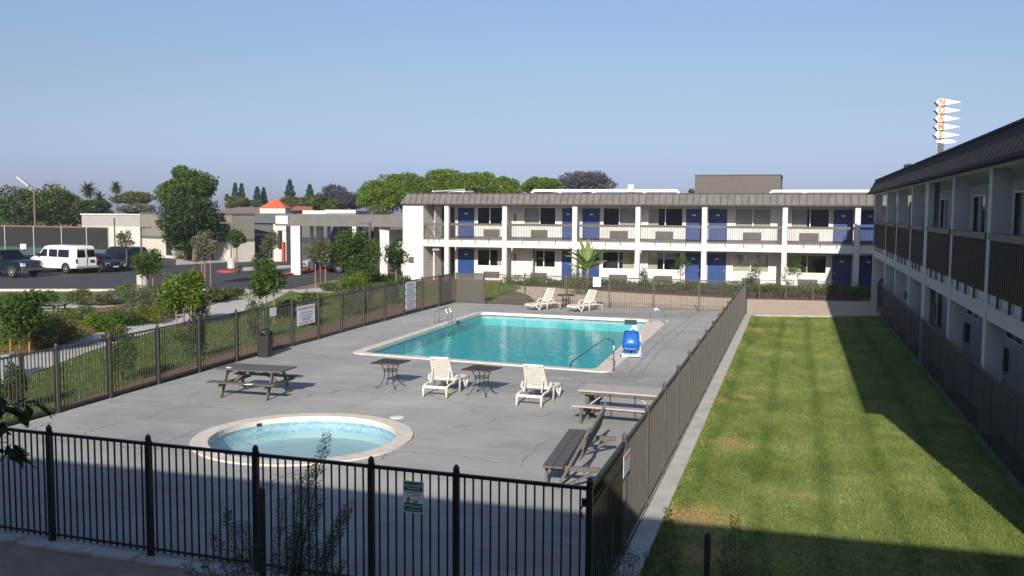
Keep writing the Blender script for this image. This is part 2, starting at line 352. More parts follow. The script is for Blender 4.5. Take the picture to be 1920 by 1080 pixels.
# lawns
def lawnmat(name,patches,stripes,c=((.105,.150,.028),(.195,.245,.060),(.325,.345,.12)),blade=False):
    m,t,b,P=base(name,.8); b.inputs['Specular IOR Level'].default_value=.25
    n1=nnoise(t,P,.45,6,.6); n2=nnoise(t,P,7,6,.75); n3=nnoise(t,nmap(t,P,(1,.35,1)),2.2,5,.7)
    f=nmath(t,'ADD',nmath(t,'MULTIPLY',n1,.45),nmath(t,'ADD',nmath(t,'MULTIPLY',n2,.25),nmath(t,'MULTIPLY',n3,.30)))
    col=nramp(t,f,[(.36,c[0]),(.50,c[1]),(.64,c[2])])
    sx=t.nodes.new('ShaderNodeSeparateXYZ'); t.links.new(P,sx.inputs[0])
    if stripes:
        xx=nmath(t,'ADD',sx.outputs[0],nmath(t,'MULTIPLY',nnoise(t,nmap(t,P,(1,.4,1)),.5,3),.45))
        s=nmath(t,'SINE',nmath(t,'MULTIPLY',xx,2*math.pi/1.12)); s=nramp(t,nmath(t,'MULTIPLY_ADD',s,.5,.5),[(.0,(.66,.74,.62)),(.22,(.93,.95,.92)),(.4,(1,1,1))])
        col=nmix(t,nmath(t,'MULTIPLY',nramp(t,nnoise(t,P,.5,3),[(.32,(.3,)),(.5,(1,))]),.95),col,nmix(t,1.0,col,s,'MULTIPLY'))
    for (px,py,r,sx_) in patches:
        vm=t.nodes.new('ShaderNodeVectorMath'); vm.operation='SUBTRACT'; t.links.new(P,vm.inputs[0]); vm.inputs[1].default_value=(px,py,0)
        q=nmap(t,vm.outputs[0],(1/sx_,1,0)); ln=t.nodes.new('ShaderNodeVectorMath'); ln.operation='LENGTH'; t.links.new(q,ln.inputs[0])
        d=nmath(t,'DIVIDE',ln.outputs['Value'],r); d=nmath(t,'ADD',d,nmath(t,'MULTIPLY_ADD',nnoise(t,P,2.6,6,.8),2.6,-1.3))
        col=nmix(t,nramp(t,d,[(.1,(.85,)),(1.35,(0,))]),col,nramp(t,n2,[(.35,(.34,.21,.09)),(.65,(.52,.35,.17))]))
    t.links.new(col,b.inputs['Base Color'])
    if blade:
        tr=t.nodes.new('ShaderNodeBsdfTranslucent'); mx=t.nodes.new('ShaderNodeMixShader'); mx.inputs[0].default_value=.3; t.links.new(nmix(t,1.0,col,(1.5,1.6,1.1),'MULTIPLY'),tr.inputs[0])
        out=t.nodes['Material Output']; t.links.new(b.outputs[0],mx.inputs[1]); t.links.new(tr.outputs[0],mx.inputs[2]); t.links.new(mx.outputs[0],out.inputs[0])
    else: bump(t,b,n2,.8,.05)
    return m
PT=[]
for x,y,r,s in ((1305,968,.80,1.15),(1372,832,.66,.75),(1402,745,.46,.8),(1345,750,.5,.8),(1418,618,.9,.45),(1330,1040,.7,1.2),(1800,790,.4,1),(1690,640,.8,.5),(1500,930,.2,1.3)):
    g=G(x,y); PT.append((g.x,g.y,r,s))
LAWN=lawnmat('lawn_right',PT,True); LAWNB=lawnmat('lawn_blades_right',PT,True,blade=True)
LAWNL=lawnmat('lawn_garden',[],False,((.05,.085,.015),(.095,.145,.025),(.15,.19,.04)))
EARTH=lawnmat('open_ground',[],False,((.10,.10,.05),(.20,.17,.10),(.28,.23,.15)))
# water
m=bpy.data.materials.new('pool_water'); m.use_nodes=True; t=m.node_tree; t.nodes.clear(); out=t.nodes.new('ShaderNodeOutputMaterial')
g=t.nodes.new('ShaderNodeNewGeometry'); P=g.outputs['Position']
nb=nnoise(t,nmap(t,P,(1,1.0,1)),2.6,3,.5); nb2=nnoise(t,P,9,2,.5)
bp=t.nodes.new('ShaderNodeBump'); bp.inputs['Strength'].default_value=1; bp.inputs['Distance'].default_value=.014; t.links.new(nmath(t,'ADD',nb,nmath(t,'MULTIPLY',nb2,.22)),bp.inputs['Height'])

tr=t.nodes.new('ShaderNodeBsdfTransparent'); tr.inputs[0].default_value=(.20,.87,.885,1); gl=t.nodes.new('ShaderNodeBsdfGlossy'); gl.inputs['Roughness'].default_value=.015; t.links.new(bp.outputs[0],gl.inputs['Normal'])
mx=t.nodes.new('ShaderNodeMixShader'); t.links.new(schlick(t,bp.outputs[0],.03,.72),mx.inputs[0]); t.links.new(tr.outputs[0],mx.inputs[1]); t.links.new(gl.outputs[0],mx.inputs[2]); t.links.new(mx.outputs[0],out.inputs[0])
WATER=m; WATERS=m.copy(); WATERS.name='wading_water'
for n_ in WATERS.node_tree.nodes:
    if n_.type=='BSDF_TRANSPARENT': n_.inputs[0].default_value=(.84,.94,.94,1)
PLASTER=mat('pool_plaster',(.40,.62,.63),.8,c2=(.34,.56,.59),scale=.8)
PLASTERW=mat('wading_plaster',(.44,.52,.53),.8,c2=(.39,.50,.52),scale=1.4)
# tile: small blue squares
m,t,b,P=base('blue_tile',.3)
br=t.nodes.new('ShaderNodeTexVoronoi'); br.inputs['Scale'].default_value=13; t.links.new(P,br.inputs['Vector'])
t.links.new(nramp(t,br.outputs['Color'],[(.2,(.22,.42,.56)),(.8,(.36,.56,.68))]),b.inputs['Base Color']); TILE=m
# painted brick
m,t,b,P=base('painted_white_brick',.75)
bk=t.nodes.new('ShaderNodeTexBrick'); bk.inputs['Scale'].default_value=1; bk.inputs['Brick Width'].default_value=.42; bk.inputs['Row Height'].default_value=.21; bk.inputs['Mortar Size'].default_value=.012
cm=t.nodes.new('ShaderNodeCombineXYZ'); sx=t.nodes.new('ShaderNodeSeparateXYZ'); t.links.new(P,sx.inputs[0]); t.links.new(nmath(t,'ADD',sx.outputs[0],sx.outputs[1]),cm.inputs[0]); t.links.new(sx.outputs[2],cm.inputs[1]); t.links.new(cm.outputs[0],bk.inputs['Vector'])
bk.inputs['Color1'].default_value=(.70,.69,.655,1); bk.inputs['Color2'].default_value=(.66,.65,.615,1); bk.inputs['Mortar'].default_value=(.55,.54,.51,1)
t.links.new(bk.outputs[0],b.inputs['Base Color']); BRICKW=m
def screenmat(name,col,dens):
    m=bpy.data.materials.new(name); m.use_nodes=True; t=m.node_tree; b=t.nodes['Principled BSDF']; b.inputs['Base Color'].default_value=(*col,1); b.inputs['Roughness'].default_value=.8
    tr=t.nodes.new('ShaderNodeBsdfTransparent'); mx=t.nodes.new('ShaderNodeMixShader'); mx.inputs[0].default_value=dens
    g=t.nodes.new('ShaderNodeNewGeometry'); n=nnoise(t,g.outputs['Position'],2,4); t.links.new(nmath(t,'MULTIPLY_ADD',n,.12,dens-.06),mx.inputs[0])
    t.links.new(tr.outputs[0],mx.inputs[1]); t.links.new(b.outputs[0],mx.inputs[2]); t.links.new(mx.outputs[0],t.nodes['Material Output'].inputs[0]); MT[name]=m; return m
SCRD=screenmat('dark_mesh_screen',(.020,.019,.022),.46); SCRG=screenmat('green_windscreen',(.045,.085,.072),.94); SCRB=screenmat('grey_windscreen',(.016,.019,.017),1.0); SCRP=screenmat('bronze_perforated_sheet',(.10,.095,.083),.66); SCRT=screenmat('table_mesh',(.05,.035,.032),.8)
# ================================================================ ground
def sheet(name,outer,z,m,holes=(),kind='structure'):
    bm=bmesh.new(); es=[]
    for lp in (outer,)+tuple(holes):
        vs=[bm.verts.new((p[0],p[1],z)) for p in lp]
        for i in range(len(vs)): es.append(bm.edges.new((vs[i],vs[(i+1)%len(vs)])))
    bmesh.ops.triangle_fill(bm,use_beauty=True,use_dissolve=False,edges=es)
    for f in bm.faces:
        f.normal_update()
        if f.normal.z<0: f.normal_flip()
    me=bpy.data.meshes.new(name); bm.to_mesh(me); bm.free(); me.materials.append(m)
    o=bpy.data.objects.new(name,me); COL.objects.link(o)
    if kind: o['kind']=kind
    return o
def rpoly(pts,r,n=6):
    out=[];N=len(pts); pts=[Vector((p[0],p[1])) for p in pts]
    for i in range(N):
        p=pts[i];a=(pts[i-1]-p).normalized();b=(pts[(i+1)%N]-p).normalized()
        for k in range(n+1):
            s=k/n; q=(p+a*r)*(1-s)**2+p*2*s*(1-s)+(p+b*r)*s*s; out.append((q.x,q.y))
    return out
# pool outlines
pin=rpoly([(-14.45,30.15),(-5.95,29.15),(-6.35,43.55),(-14.7,44.15)],.45)
pout=rpoly([(-14.85,29.86),(-5.40,28.78),(-5.45,43.9),(-14.98,44.42)],.5)
def c3(a,b,c):
    ax,ay=a;bx,by=b;cx,cy=c;d=2*(ax*(by-cy)+bx*(cy-ay)+cx*(ay-by))
    ux=((ax*ax+ay*ay)*(by-cy)+(bx*bx+by*by)*(cy-ay)+(cx*cx+cy*cy)*(ay-by))/d; uy=((ax*ax+ay*ay)*(cx-bx)+(bx*bx+by*by)*(ax-cx)+(cx*cx+cy*cy)*(bx-ax))/d
    return (ux,uy),math.hypot(ax-ux,ay-uy)
wc,wr=c3((-12.03,17.42),(-8.49,19.41),(-11.19,20.21))
circ=lambda r,n=72:[(wc[0]+r*math.cos(2*math.pi*k/n),wc[1]+r*math.sin(2*math.pi*k/n)) for k in range(n)]
win=circ(wr); wout=circ(wr+.36)
print('wading',wc,wr)
dkp=[(-2.3,10.95),(-2.25,48.05),(-17.75,48.6),(-17.72,33),(-17.35,24),(-17.05,11.6)]
sheet('pool_deck',dkp,0,DECK,(pout,wout))
inner=[(-2.5,11.2),(-2.45,47.8),(-17.5,48.3),(-17.5,33),(-17.15,24),(-16.85,11.8)]
sheet('ground',[(-420,-40),(300,-40),(300,520),(-420,520)],-.03,EARTH,(inner,))
sheet('dirt_strip',[(-30,.3),(4,.3),(4,10.6),(-2.3,10.92),(-17.05,11.57),(-30,12.1)],-.012,DIRT)
# crack repairs on the deck (drawn as thin sheets)
mb=MB()
def crackline(pts,wd):
    q=[G(*p) for p in pts]
    rg=random.Random(int(pts[0][0]))
    fine=[]
    for a,b_ in zip(q,q[1:]):
        n=max(2,int((b_-a).length/.35))
        for i in range(n): fine.append(a.lerp(b_,i/n)+Vector((rg.uniform(-.05,.05),rg.uniform(-.05,.05),0)))
    fine.append(q[-1])
    for a,b_ in zip(fine,fine[1:]):
        d=(b_-a).normalized(); s=Vector((-d.y,d.x,0))*wd*rg.uniform(.4,1.1); z=Vector((0,0,.004))
        mb.quad(a-s+z,b_-s+z,b_+s+z,a+s+z)
crackline([(1172,712),(1215,660),(1262,618),(1300,592)],.035); crackline([(1188,716),(1240,655),(1290,610),(1320,590)],.03)
crackline([(1150,706),(1190,718),(1240,722)],.03); crackline([(872,750),(905,735),(938,728)],.02); crackline([(560,880),(500,905),(300,1000)],.014)
crackline([(760,768),(690,790)],.012); crackline([(640,770),(700,748),(760,728)],.016); crackline([(1030,822),(985,855),(978,875)],.02)
crackline([(560,810),(470,822),(380,800)],.012); crackline([(380,800),(250,855)],.014); crackline([(1160,640),(1180,690),(1150,706)],.018); crackline([(940,730),(1040,700),(1100,708),(1170,716)],.016)
mb.build('deck_crack',mat('crack_filler',(.27,.26,.245),.9),recalc=False)['kind']='structure'
# ---------------------------------------------------------------- swimming pool
def poolthing(label,name,pin,pout,c,depth,mw,mp,copem,catz=-.11):
    t=thing(name,label,'pool',(c[0],c[1],0))
    m=MB(); n=len(pin)
    def resamp(lp,k): return lp
    bm=bmesh.new(); es=[]
    for lp in (pout,pin):
        vs=[bm.verts.new((p[0]-c[0],p[1]-c[1],.035)) for p in lp]
        for i in range(len(vs)): es.append(bm.edges.new((vs[i],vs[(i+1)%len(vs)])))
    r=bmesh.ops.triangle_fill(bm,use_beauty=True,use_dissolve=False,edges=es)
    ex=bmesh.ops.extrude_face_region(bm,geom=list(bm.faces))
    for v in [g for g in ex['geom'] if isinstance(g,bmesh.types.BMVert)]: v.co.z=-.09
    bmesh.ops.recalc_face_normals(bm,faces=bm.faces)
    me=bpy.data.meshes.new('coping'); bm.to_mesh(me); bm.free(); me.materials.append(copem); o=bpy.data.objects.new('coping',me); COL.objects.link(o); o.parent=t
    def off(lp,d):
        cx=sum(p[0] for p in lp)/len(lp);cy=sum(p[1] for p in lp)/len(lp); return [(p[0]+(d if p[0]>cx else -d),p[1]+(d if p[1]>cy else -d)) for p in lp]
    po=off(pin,.02) if depth>1 else [(wc[0]+(p[0]-wc[0])*(wr+.02)/wr,wc[1]+(p[1]-wc[1])*(wr+.02)/wr) for p in pin]
    for nm,z0,z1,mm in (('tile_band',-.34,-.085,TILE),('basin',-depth,-.34,mp)):
        m=MB()
        for i in range(n):
            a=po[i];b_=po[(i+1)%n]; m.quad((a[0],a[1],z0),(b_[0],b_[1],z0),(b_[0],b_[1],z1),(a[0],a[1],z1))
        if nm=='basin': m.add([(p[0],p[1],z0) for p in po],[tuple(range(n))])
        m.build(nm,mm,t,recalc=False)
    m=MB(); m.add([(p[0],p[1],catz) for p in po],[tuple(range(n))]); m.build('water',mw,t,recalc=False)
    return t
pool=poolthing('large rectangular swimming pool with turquoise water and pale coping','swimming_pool',pin,pout,(-10.3,36.6),.62,WATER,PLASTER,COPE)
kid=poolthing('small round wading pool with pale blue water near the black fence','wading_pool',win,wout,wc,.5,WATERS,PLASTERW,COPE,-.12)
# skimmer mouths, depth plates
for px,py in ((1185,602),):
    g=G(px,py,-.1); MB().box(g.x-.28,g.x+.28,43.50,43.62,-.10,-.0).build('skimmer',BLACKP,pool)
MB().box(-14.62,-14.55,40.2,40.5,-.1,0).build('skimmer',BLACKP,pool)
for px,py in ((1082,592),): 
    x=AX(px,43.7,596); MB().box(x-.12,x-.03,43.7,43.76,-.1,.02).box(x+.03,x+.12,43.7,43.76,-.1,.02).build('depth_marker',WPL,pool)
for a_ in (150,15):
    a=R(a_); x,y=wc[0]+(wr-.0)*math.cos(a),wc[1]+(wr-.0)*math.sin(a)
    MB().obox((x,y,-.09),(x,y,-.03),.12,.05,up=(-math.cos(a),-math.sin(a),0)).build('skimmer',BLACKP,kid)
# dark underside ring on ground below the deck hidden by basin
g=G(744,783); tag(MB().cyl((g.x,g.y),.17,0,.012,24).build('drain_cover',WPL),'round white plastic drain lid on the deck right of the wading pool','drain cover')
# ---------------------------------------------------------------- lawns, paths and kerbs
KX0,KX1=-2.24,-1.92
k=thing('kerb','pale concrete mowing kerb along the lawn side of the slatted fence','kerb',(KX0,30,0))
MB().box(KX0,KX1,10.0,47.3,-.1,.07).build('kerb_strip',CONC,k,bevel=.01)
sheet('lawn',[(KX1-.01,5),(4.05,5),(4.05,49.3),(1.63,48.1),(-2.1,47.25)],.0,LAWN)
sheet('tan_path',[(-2.3,47.2),(1.63,48.1),(4.3,49.8),(9,53),(9,62),(3.41,57.12),(-2.45,56.4),(-8.8,57.8),(-14.5,60),(-16.5,61.8),(-19,61),(-15,54),(-13,48.6),(-2.4,48.1)],-.008,SAND)
tag(MB().prism([(-2.15,47.05),(1.68,47.95),(4.3,49.55),(4.3,49.75),(1.6,48.13),(-2.15,47.25)],-.05,.05).build('kerb',CONC),'low concrete kerb between the far end of the right lawn and the tan path','kerb')
def poly(px): return [G(*p)[:2] for p in px]
def grass(name,polyw,n,hgt,m,seed,label,z=0):
    rng=np.random.default_rng(seed); A=np.array(polyw); lo=A.min(0);hi=A.max(0); P=lo+(hi-lo)*rng.random((n,2))
    ins=np.zeros(n,bool); j=len(A)-1
    for i in range(len(A)):
        xi,yi=A[i];xj,yj=A[j]; c=((yi>P[:,1])!=(yj>P[:,1]))&(P[:,0]<(xj-xi)*(P[:,1]-yi)/(yj-yi+1e-9)+xi); ins^=c; j=i
    P=P[ins]; n=len(P); a=rng.random(n)*2*np.pi; h=hgt*(.5+rng.random(n)); wd=.004+.006*rng.random(n)+h*.10
    bx=np.stack([np.cos(a)*wd,np.sin(a)*wd,np.zeros(n)],1); p0=np.concatenate([P,np.full((n,1),z)],1); lean=rng.normal(size=(n,3))*h[:,None]*.55; lean[:,2]=h
    V=np.stack([p0-bx,p0+bx,p0+bx*.4+lean,p0-bx*.4+lean],1)
    o=quadmesh(name,V,m); tag(o,label,'grass',kind='stuff'); return o
grass('grass',[(KX1,11),(4.0,11),(4.0,49.2),(1.63,48),(-2.0,47.2)],120000,.022,LAWNB,5,'short mown green grass with dry brown patches on the right lawn')
grass('grass',[(KX1,11),(4.0,11),(4.0,49.2),(1.63,48),(-2.0,47.2)],14000,.036,LAWNB,15,'scattered longer tufts standing in the right lawn')
grass('grass',[(KX1-.03,11),(KX1+.14,11),(KX1+.14,47.2),(KX1-.03,47.2)],6000,.05,LAWNB,16,'ragged grass edge growing over the lawn kerb')
# asphalt and garden
asp=poly([(-700,620),(0,540),(60,543),(240,544),(420,542),(470,543),(520,545),(600,528),(680,516),(700,505),(720,500),(790,492),(760,470),(400,462),(-400,462)])
sheet('parking_asphalt',asp,-.008,ASPH)
gbed=poly([(-500,720),(-400,600),(0,547),(250,548),(470,546),(545,547),(640,530),(700,520),(900,512),(905,540),(860,562),(700,600),(560,640),(110,772),(0,800),(-300,900)])
sheet('mulch_bed',gbed,-.002,MULCH)
sheet('garden_lawn',poly([(-200,880),(-200,770),(0,724),(170,658),(300,618),(430,592),(505,566),(560,545),(640,549),(700,552),(860,525),(850,545),(700,583),(600,612),(450,655),(300,700),(170,742),(40,790)]),.002,LAWNL)
sheet('garden_lawn',poly([(0,549),(250,550),(470,548),(545,549),(470,566),(330,562),(0,574)]),.002,LAWNL)
sheet('lawn_patch',poly([(903,530),(965,531),(978,540),(930,556),(903,566)]),.004,LAWNL)
sheet('garden_path',poly([(-300,830),(-200,770),(-80,742),(0,724),(170,658),(300,618),(430,592),(505,566),(545,545),(560,543),(470,541),(445,542),(440,556),(400,572),(330,590),(250,606),(170,628),(90,655),(0,682),(-150,720),(-300,770)]),.006,PATH)
sheet('garden_path',poly([(545,545),(560,543),(690,531),(705,536),(640,549),(600,548),(560,549)]),.005,CONC)
sheet('garden_path',poly([(-100,610),(30,596),(60,575),(120,566),(205,567),(215,574),(150,580),(200,588),(205,598),(120,605),(90,618),(0,640),(-100,660)]),.005,PATH)
k=thing('kerb','long pale concrete kerb edging the parking asphalt beside the garden','kerb',G(240,545))
a_=G(-300,548); 
MB().obox(G(-60,545)+Vector((0,0,.03)),G(440,545)+Vector((0,0,.03)),.18,.16).build('kerb_strip',CONC,k)
grass('grass',[tuple(p) for p in poly([(-150,850),(-150,760),(0,730),(170,664),(300,624),(430,598),(505,572),(560,551),(640,553),(700,556),(850,528),(850,545),(700,583),(600,612),(450,655),(300,700),(170,742),(40,790)])],70000,.06,L_GRASS,6,'green garden grass between the mulch strip and the pale path')
grass('grass',[tuple(p) for p in poly([(0,551),(470,549),(540,550),(470,564),(0,572)])],9000,.09,L_GRASS,7,'strip of green grass beside the parking kerb')
grass('grass',[tuple(p) for p in poly([(903,531),(965,532),(976,540),(930,555),(903,565)])],6000,.10,L_GRASS,8,'small triangle of green grass behind the perforated gate')
# ================================================================ fences
def fence(label,name,pts,zt,post_pitch,m,mp,pk=.118,pr=.009,ball=True,posts=None,bot=.12,top=.045,psz=.075,gap=()):
    """pts: list of post positions (x,y); each bay is a panel part, each post a part"""
    t=thing(name,label,'fence',(pts[0][0],pts[0][1],0))
    for (x,y) in pts:
        p=MB(); s=psz/2; p.box(x-s,x+s,y-s,y+s,-.02,zt+.02)
        if ball: p.lathe((x,y,zt+.02),[(s*.9,0),(s*1.15,.02),(s*1.1,.05),(s*.6,.085),(0.005,.095)],10)
        p.build('post',mp,t)
    for i,(a,b_) in enumerate(zip(pts,pts[1:])):
        if i in gap: continue
        a=Vector((*a,0));b_=Vector((*b_,0)); L=(b_-a).length; d=(b_-a)/L; p=MB()
        e=d*(psz/2+.002)
        p.obox(a+e+Vector((0,0,zt-top/2)),b_-e+Vector((0,0,zt-top/2)),.04,top)
        p.obox(a+e+Vector((0,0,bot)),b_-e+Vector((0,0,bot)),.035,.035)
        n=round(L/pk)
        for k in range(1,n):
            q=a+d*(L*k/n); p.obox(q+Vector((0,0,bot-.06)),q+Vector((0,0,zt-top)),pr*2,pr*2,up=d)
        p.build('panel',m,t)
    return t
def lin(a,b,n): return [(a[0]+(b[0]-a[0])*i/n,a[1]+(b[1]-a[1])*i/n) for i in range(n+1)]
FZ=1.68
fy=lambda x: 11.05+(-2.3-x)*.036
fx=[-2.3,-4.04,-5.24,-7.0,-8.78,-10.57,-12.4,-14.2,-16.0]
fence('black metal picket fence running across the foreground at the near end of the pool deck','metal_fence',[(x,fy(x)) for x in fx]+[(-17.1,11.62)],FZ,1.8,FENCED,FENCED,pr=.0095,bot=.13)
lf=[(-17.06,13.0),(-17.12,14.9),(-17.16,16.8),(-17.17,18.75),(-17.25,20.7),(-17.38,22.85),(-17.52,25.0),(-17.62,27.2),(-17.58,29.0),(-17.58,30.75),(-17.58,32.75),(-17.68,34.9),(-17.75,37.1),(-17.82,39.4),(-17.88,41.8),(-17.9,44.2),(-17.85,46.4),(-17.75,48.5)]
fence('bronze metal picket fence on the left side of the pool deck beside the garden','metal_fence',lf,1.62,2.2,FENCE,FENCE,pr=.010)
rf=lin((-2.3,13.5),(-2.25,48.05),16)
fence('long bronze picket fence between the pool deck and the right lawn','metal_fence',rf,FZ,2.4,FENCE,FENCE,pr=.010)
# entry gate panel next to the front corner
gt=thing('fence_gate','short gate section with an openwork band under its top rail at the near right corner','gate',(-2.3,11.1,0))
p=MB(); p.box(-2.325,-2.275,11.12,13.44,1.62,1.68).box(-2.32,-2.28,11.12,13.44,.1,.14).box(-2.315,-2.285,11.12,13.44,1.36,1.40)
n=20
for i in range(1,n):
    y=11.12+2.32*i/n; p.box(-2.309,-2.291,y-.009,y+.009,.1,1.62)
p.build('frame',FENCED,gt)
p=MB(); rg=random.Random(3)
for i in range(15):
    y=11.2+i*.152; p.tube([(-2.33,y+.06*math.cos(a),1.51+.07*math.sin(a)) for a in [k*math.pi/5 for k in range(11)]],.007,4)
p.box(-2.335,-2.327,11.14,12.3,1.41,1.61); p.build('openwork_band',FENCE,gt)
p=MB(); p.box(-2.40,-2.33,11.06,11.1,1.42,1.52).tube([(-2.37,11.0,1.30),(-2.40,10.98,1.40),(-2.37,11.0,1.46)],.012,6); p.build('latch',BLACKM,gt)
# far fence with gate
ff=lin((-16.05,48.55),(-2.25,48.05),6)
fence('bronze picket fence across the far end of the pool deck','metal_fence',ff,1.62,2.3,FENCE,FENCE,pr=.010)
gt=thing('perforated_gate','solid looking bronze perforated gate at the far left corner of the pool deck','gate',(-17.7,48.55,0))
MB().box(-17.66,-16.13,48.55,48.57,.05,1.60).build('mesh_sheet',SCRP,gt)
MB().box(-17.69,-17.66,48.53,48.59,.02,1.64).box(-16.13,-16.10,48.53,48.59,.02,1.64).box(-17.66,-16.13,48.53,48.59,1.60,1.64).box(-17.66,-16.13,48.53,48.59,.02,.05).build('frame',FENCE,gt)
MB().box(-17.88,-17.86,46.45,48.4,.05,1.58).build('mesh_sheet',SCRP,gt)
# stepping stones under front fence
rg=random.Random(8); x=-16.8
i=0
while x<-2.4:
    L=rg.uniform(.55,.95); y=fy(x+L/2)-.06; q=[(x+.02,y-.16),(x+L*.5,y-.19-rg.uniform(0,.04)),(x+L-.02,y-.16),(x+L-.01,y+.05),(x+.01,y+.05)]
    o=MB().prism(q,-.03,.02+rg.uniform(0,.015)).build('edging_stone',CONC,bevel=.01)
    tag(o,'flat grey edging stone in the row at the foot of the foreground black fence','edging stone','edging stones under the black fence'); x+=L; i+=1
# ================================================================ deck furniture
def lounger(label):
    t=thing('lounge_chair',label,'sun lounger',group='white slatted resin loungers')
    W=.33
    for s in (-1,1):
        m=MB()
        # moulded side rail with arched legs
        m.tube([(-.72,s*W,.02),(-.70,s*W,.30),(-.5,s*W,.335),(.2,s*W,.335),(.95,s*W,.33),(1.12,s*W,.30)],[.032,.03,.032,.032,.032,.03],8)
        m.build('side_rail',PLAST,t,world=False,smooth=True)
        for pts in ([(-.12,s*(W+.0),.33),(-.2,s*(W+.05),.44),(-.12,s*(W+.06),.52),(.10,s*(W+.06),.52),(.22,s*(W+.05),.42),(.24,s*(W+.03),.02)],[(.60,s*W,.32),(.70,s*(W+.02),.15),(.78,s*(W+.02),.02),(.86,s*(W+.02),.15),(1.0,s*W,.31)]):
            m=MB(); m.tube(pts,[.03]*len(pts),8); m.build('arm' if len(pts)==6 else 'leg',PLAST,t,world=False,smooth=True)
    m=MB(); m.box(-.75,-.68,-W,W,.26,.33); m.build('crossbar',PLAST,t,world=False,bevel=.01)
    m=MB(); m.box(1.08,1.15,-W,W,.24,.33); m.build('crossbar',PLAST,t,world=False,bevel=.01)
    m=MB(); x=-.02
    for i in range(11): m.box(x+i*.1,x+i*.1+.078,-W+.02,W-.02,.345,.365)
    m.build('seat',PLAST,t,world=False)
    # backrest
    B0=Vector((-.02,0,.36)); B1=Vector((-.38,0,1.03)); d=(B1-B0); L=d.length; d.normalize(); nn=Vector((d.z,0,-d.x))
    m=MB()
    for s in (-1,1): m.obox(B0+Vector((0,s*.29,0)),B1+Vector((0,s*.25,0)),.055,.05,up=nn)
    m.obox(B1+Vector((0,-.275,0)),B1+Vector((0,.275,0)),.05,.07,up=nn); m.obox(B0+d*.06+Vector((0,-.29,0)),B0+d*.06+Vector((0,.29,0)),.05,.09,up=nn)
    m.build('backrest_frame',PLAST,t,world=False,bevel=.012)
    m=MB(); k=9
    for i in range(k):
        c=B0+d*(.13+(L-.19)*i/(k-1)); w_=.265-.03*i/(k-1); dip=nn*(-.012)
        p=[c+Vector((0,-w_,0)),c+Vector((0,-w_*.4,0))+dip-d*.012,c+Vector((0,w_*.4,0))+dip-d*.012,c+Vector((0,w_,0))]
        for a,b_ in zip(p,p[1:]): m.obox(a,b_,.016,.044,up=d)
    m.build('backrest_slats',PLAST,t,world=False)
    m=MB()
    for s in (-1,1): m.tube([(-.24,s*.24,.74),(-.42,s*.24,.34)],.014,6)
    m.build('back_strut',PLAST,t,world=False)
    return t
def hd(a,b): return math.atan2(b[1]-a[1],b[0]-a[0])
L1=lounger('white slatted resin lounger on the near side of the pool between the two mesh tables')
# local headL=(-.72,.33) headR=(-.72,-.33), footR=(.78,-.33)
def placeL(o,hr,fr):
    a=hd(hr,fr); c,s=math.cos(a),math.sin(a); lx,ly=-.72,-.33
    o.location=(hr[0]-(c*lx-s*ly),hr[1]-(s*lx+c*ly),0); o.rotation_euler=(0,0,a)
placeL(L1,(-8.80,23.42),(-8.80,25.0))
L2=dup(L1,label='white slatted resin lounger on the near side of the pool, right of both mesh tables'); placeL(L2,(-6.08,23.02),(-6.0,24.6))
L3=dup(L1,label='white slatted resin lounger at the far fence, left of the small dark table',loc=(-12.15,46.75,0),rz=R(-122))
L4=dup(L1,label='white slatted resin lounger at the far fence, right of the small dark table',loc=(-9.97,46.72,0),rz=R(-122))
def mtable(label):
    t=thing('patio_table',label,'patio table',group='square dark mesh patio tables'); S=.41
    m=MB(); 
    for a,b_ in (((-S,-S),(S,-S)),((S,-S),(S,S)),((S,S),(-S,S)),((-S,S),(-S,-S))): m.tube([(*a,.72),(*b_,.72)],.018,8)
    m.build('rim',MESHT,t,world=False,smooth=True)
    MB().box(-S,S,-S,S,.722,.727).build('mesh_top',SCRT,t,world=False)
    m=MB(); m.obox((-S,0,.712),(S,0,.712),.02,.012).obox((0,-S,.712),(0,S,.712),.02,.012).build('brace',BLACKM,t,world=False)
    for k in range(4):
        a=R(45+90*k); c,s=math.cos(a),math.sin(a)
        f=lambda r,z:(c*r,s*r,z)
        MB().tube([f(.34,.705),f(.25,.64),f(.19,.5),f(.18,.34),f(.22,.2),f(.33,.07),f(.40,.012),f(.44,.014),f(.45,.04)],.0125,7).build('leg',BLACKM,t,world=False,smooth=True)
    m=MB()
    for z,r in ((.50,.19),(.46,.185)): m.tube([(r*math.cos(2*math.pi*k/20),r*math.sin(2*math.pi*k/20),z) for k in range(21)],.010,6,caps=False)
    m.build('ring',BLACKM,t,world=False,smooth=True)
    return t
T1=mtable('square brown mesh table with curved black legs, left of both near loungers'); T1.location=(-10.9,24.53,0); T1.rotation_euler=(0,0,R(-4))
T2=dup(T1,(-8.09,24.28,0),R(-10),'square dark mesh table with curved black legs between the two near loungers')
T3=dup(T1,(-11.2,47.25,0),R(20),'square dark mesh table between the two loungers at the far fence')
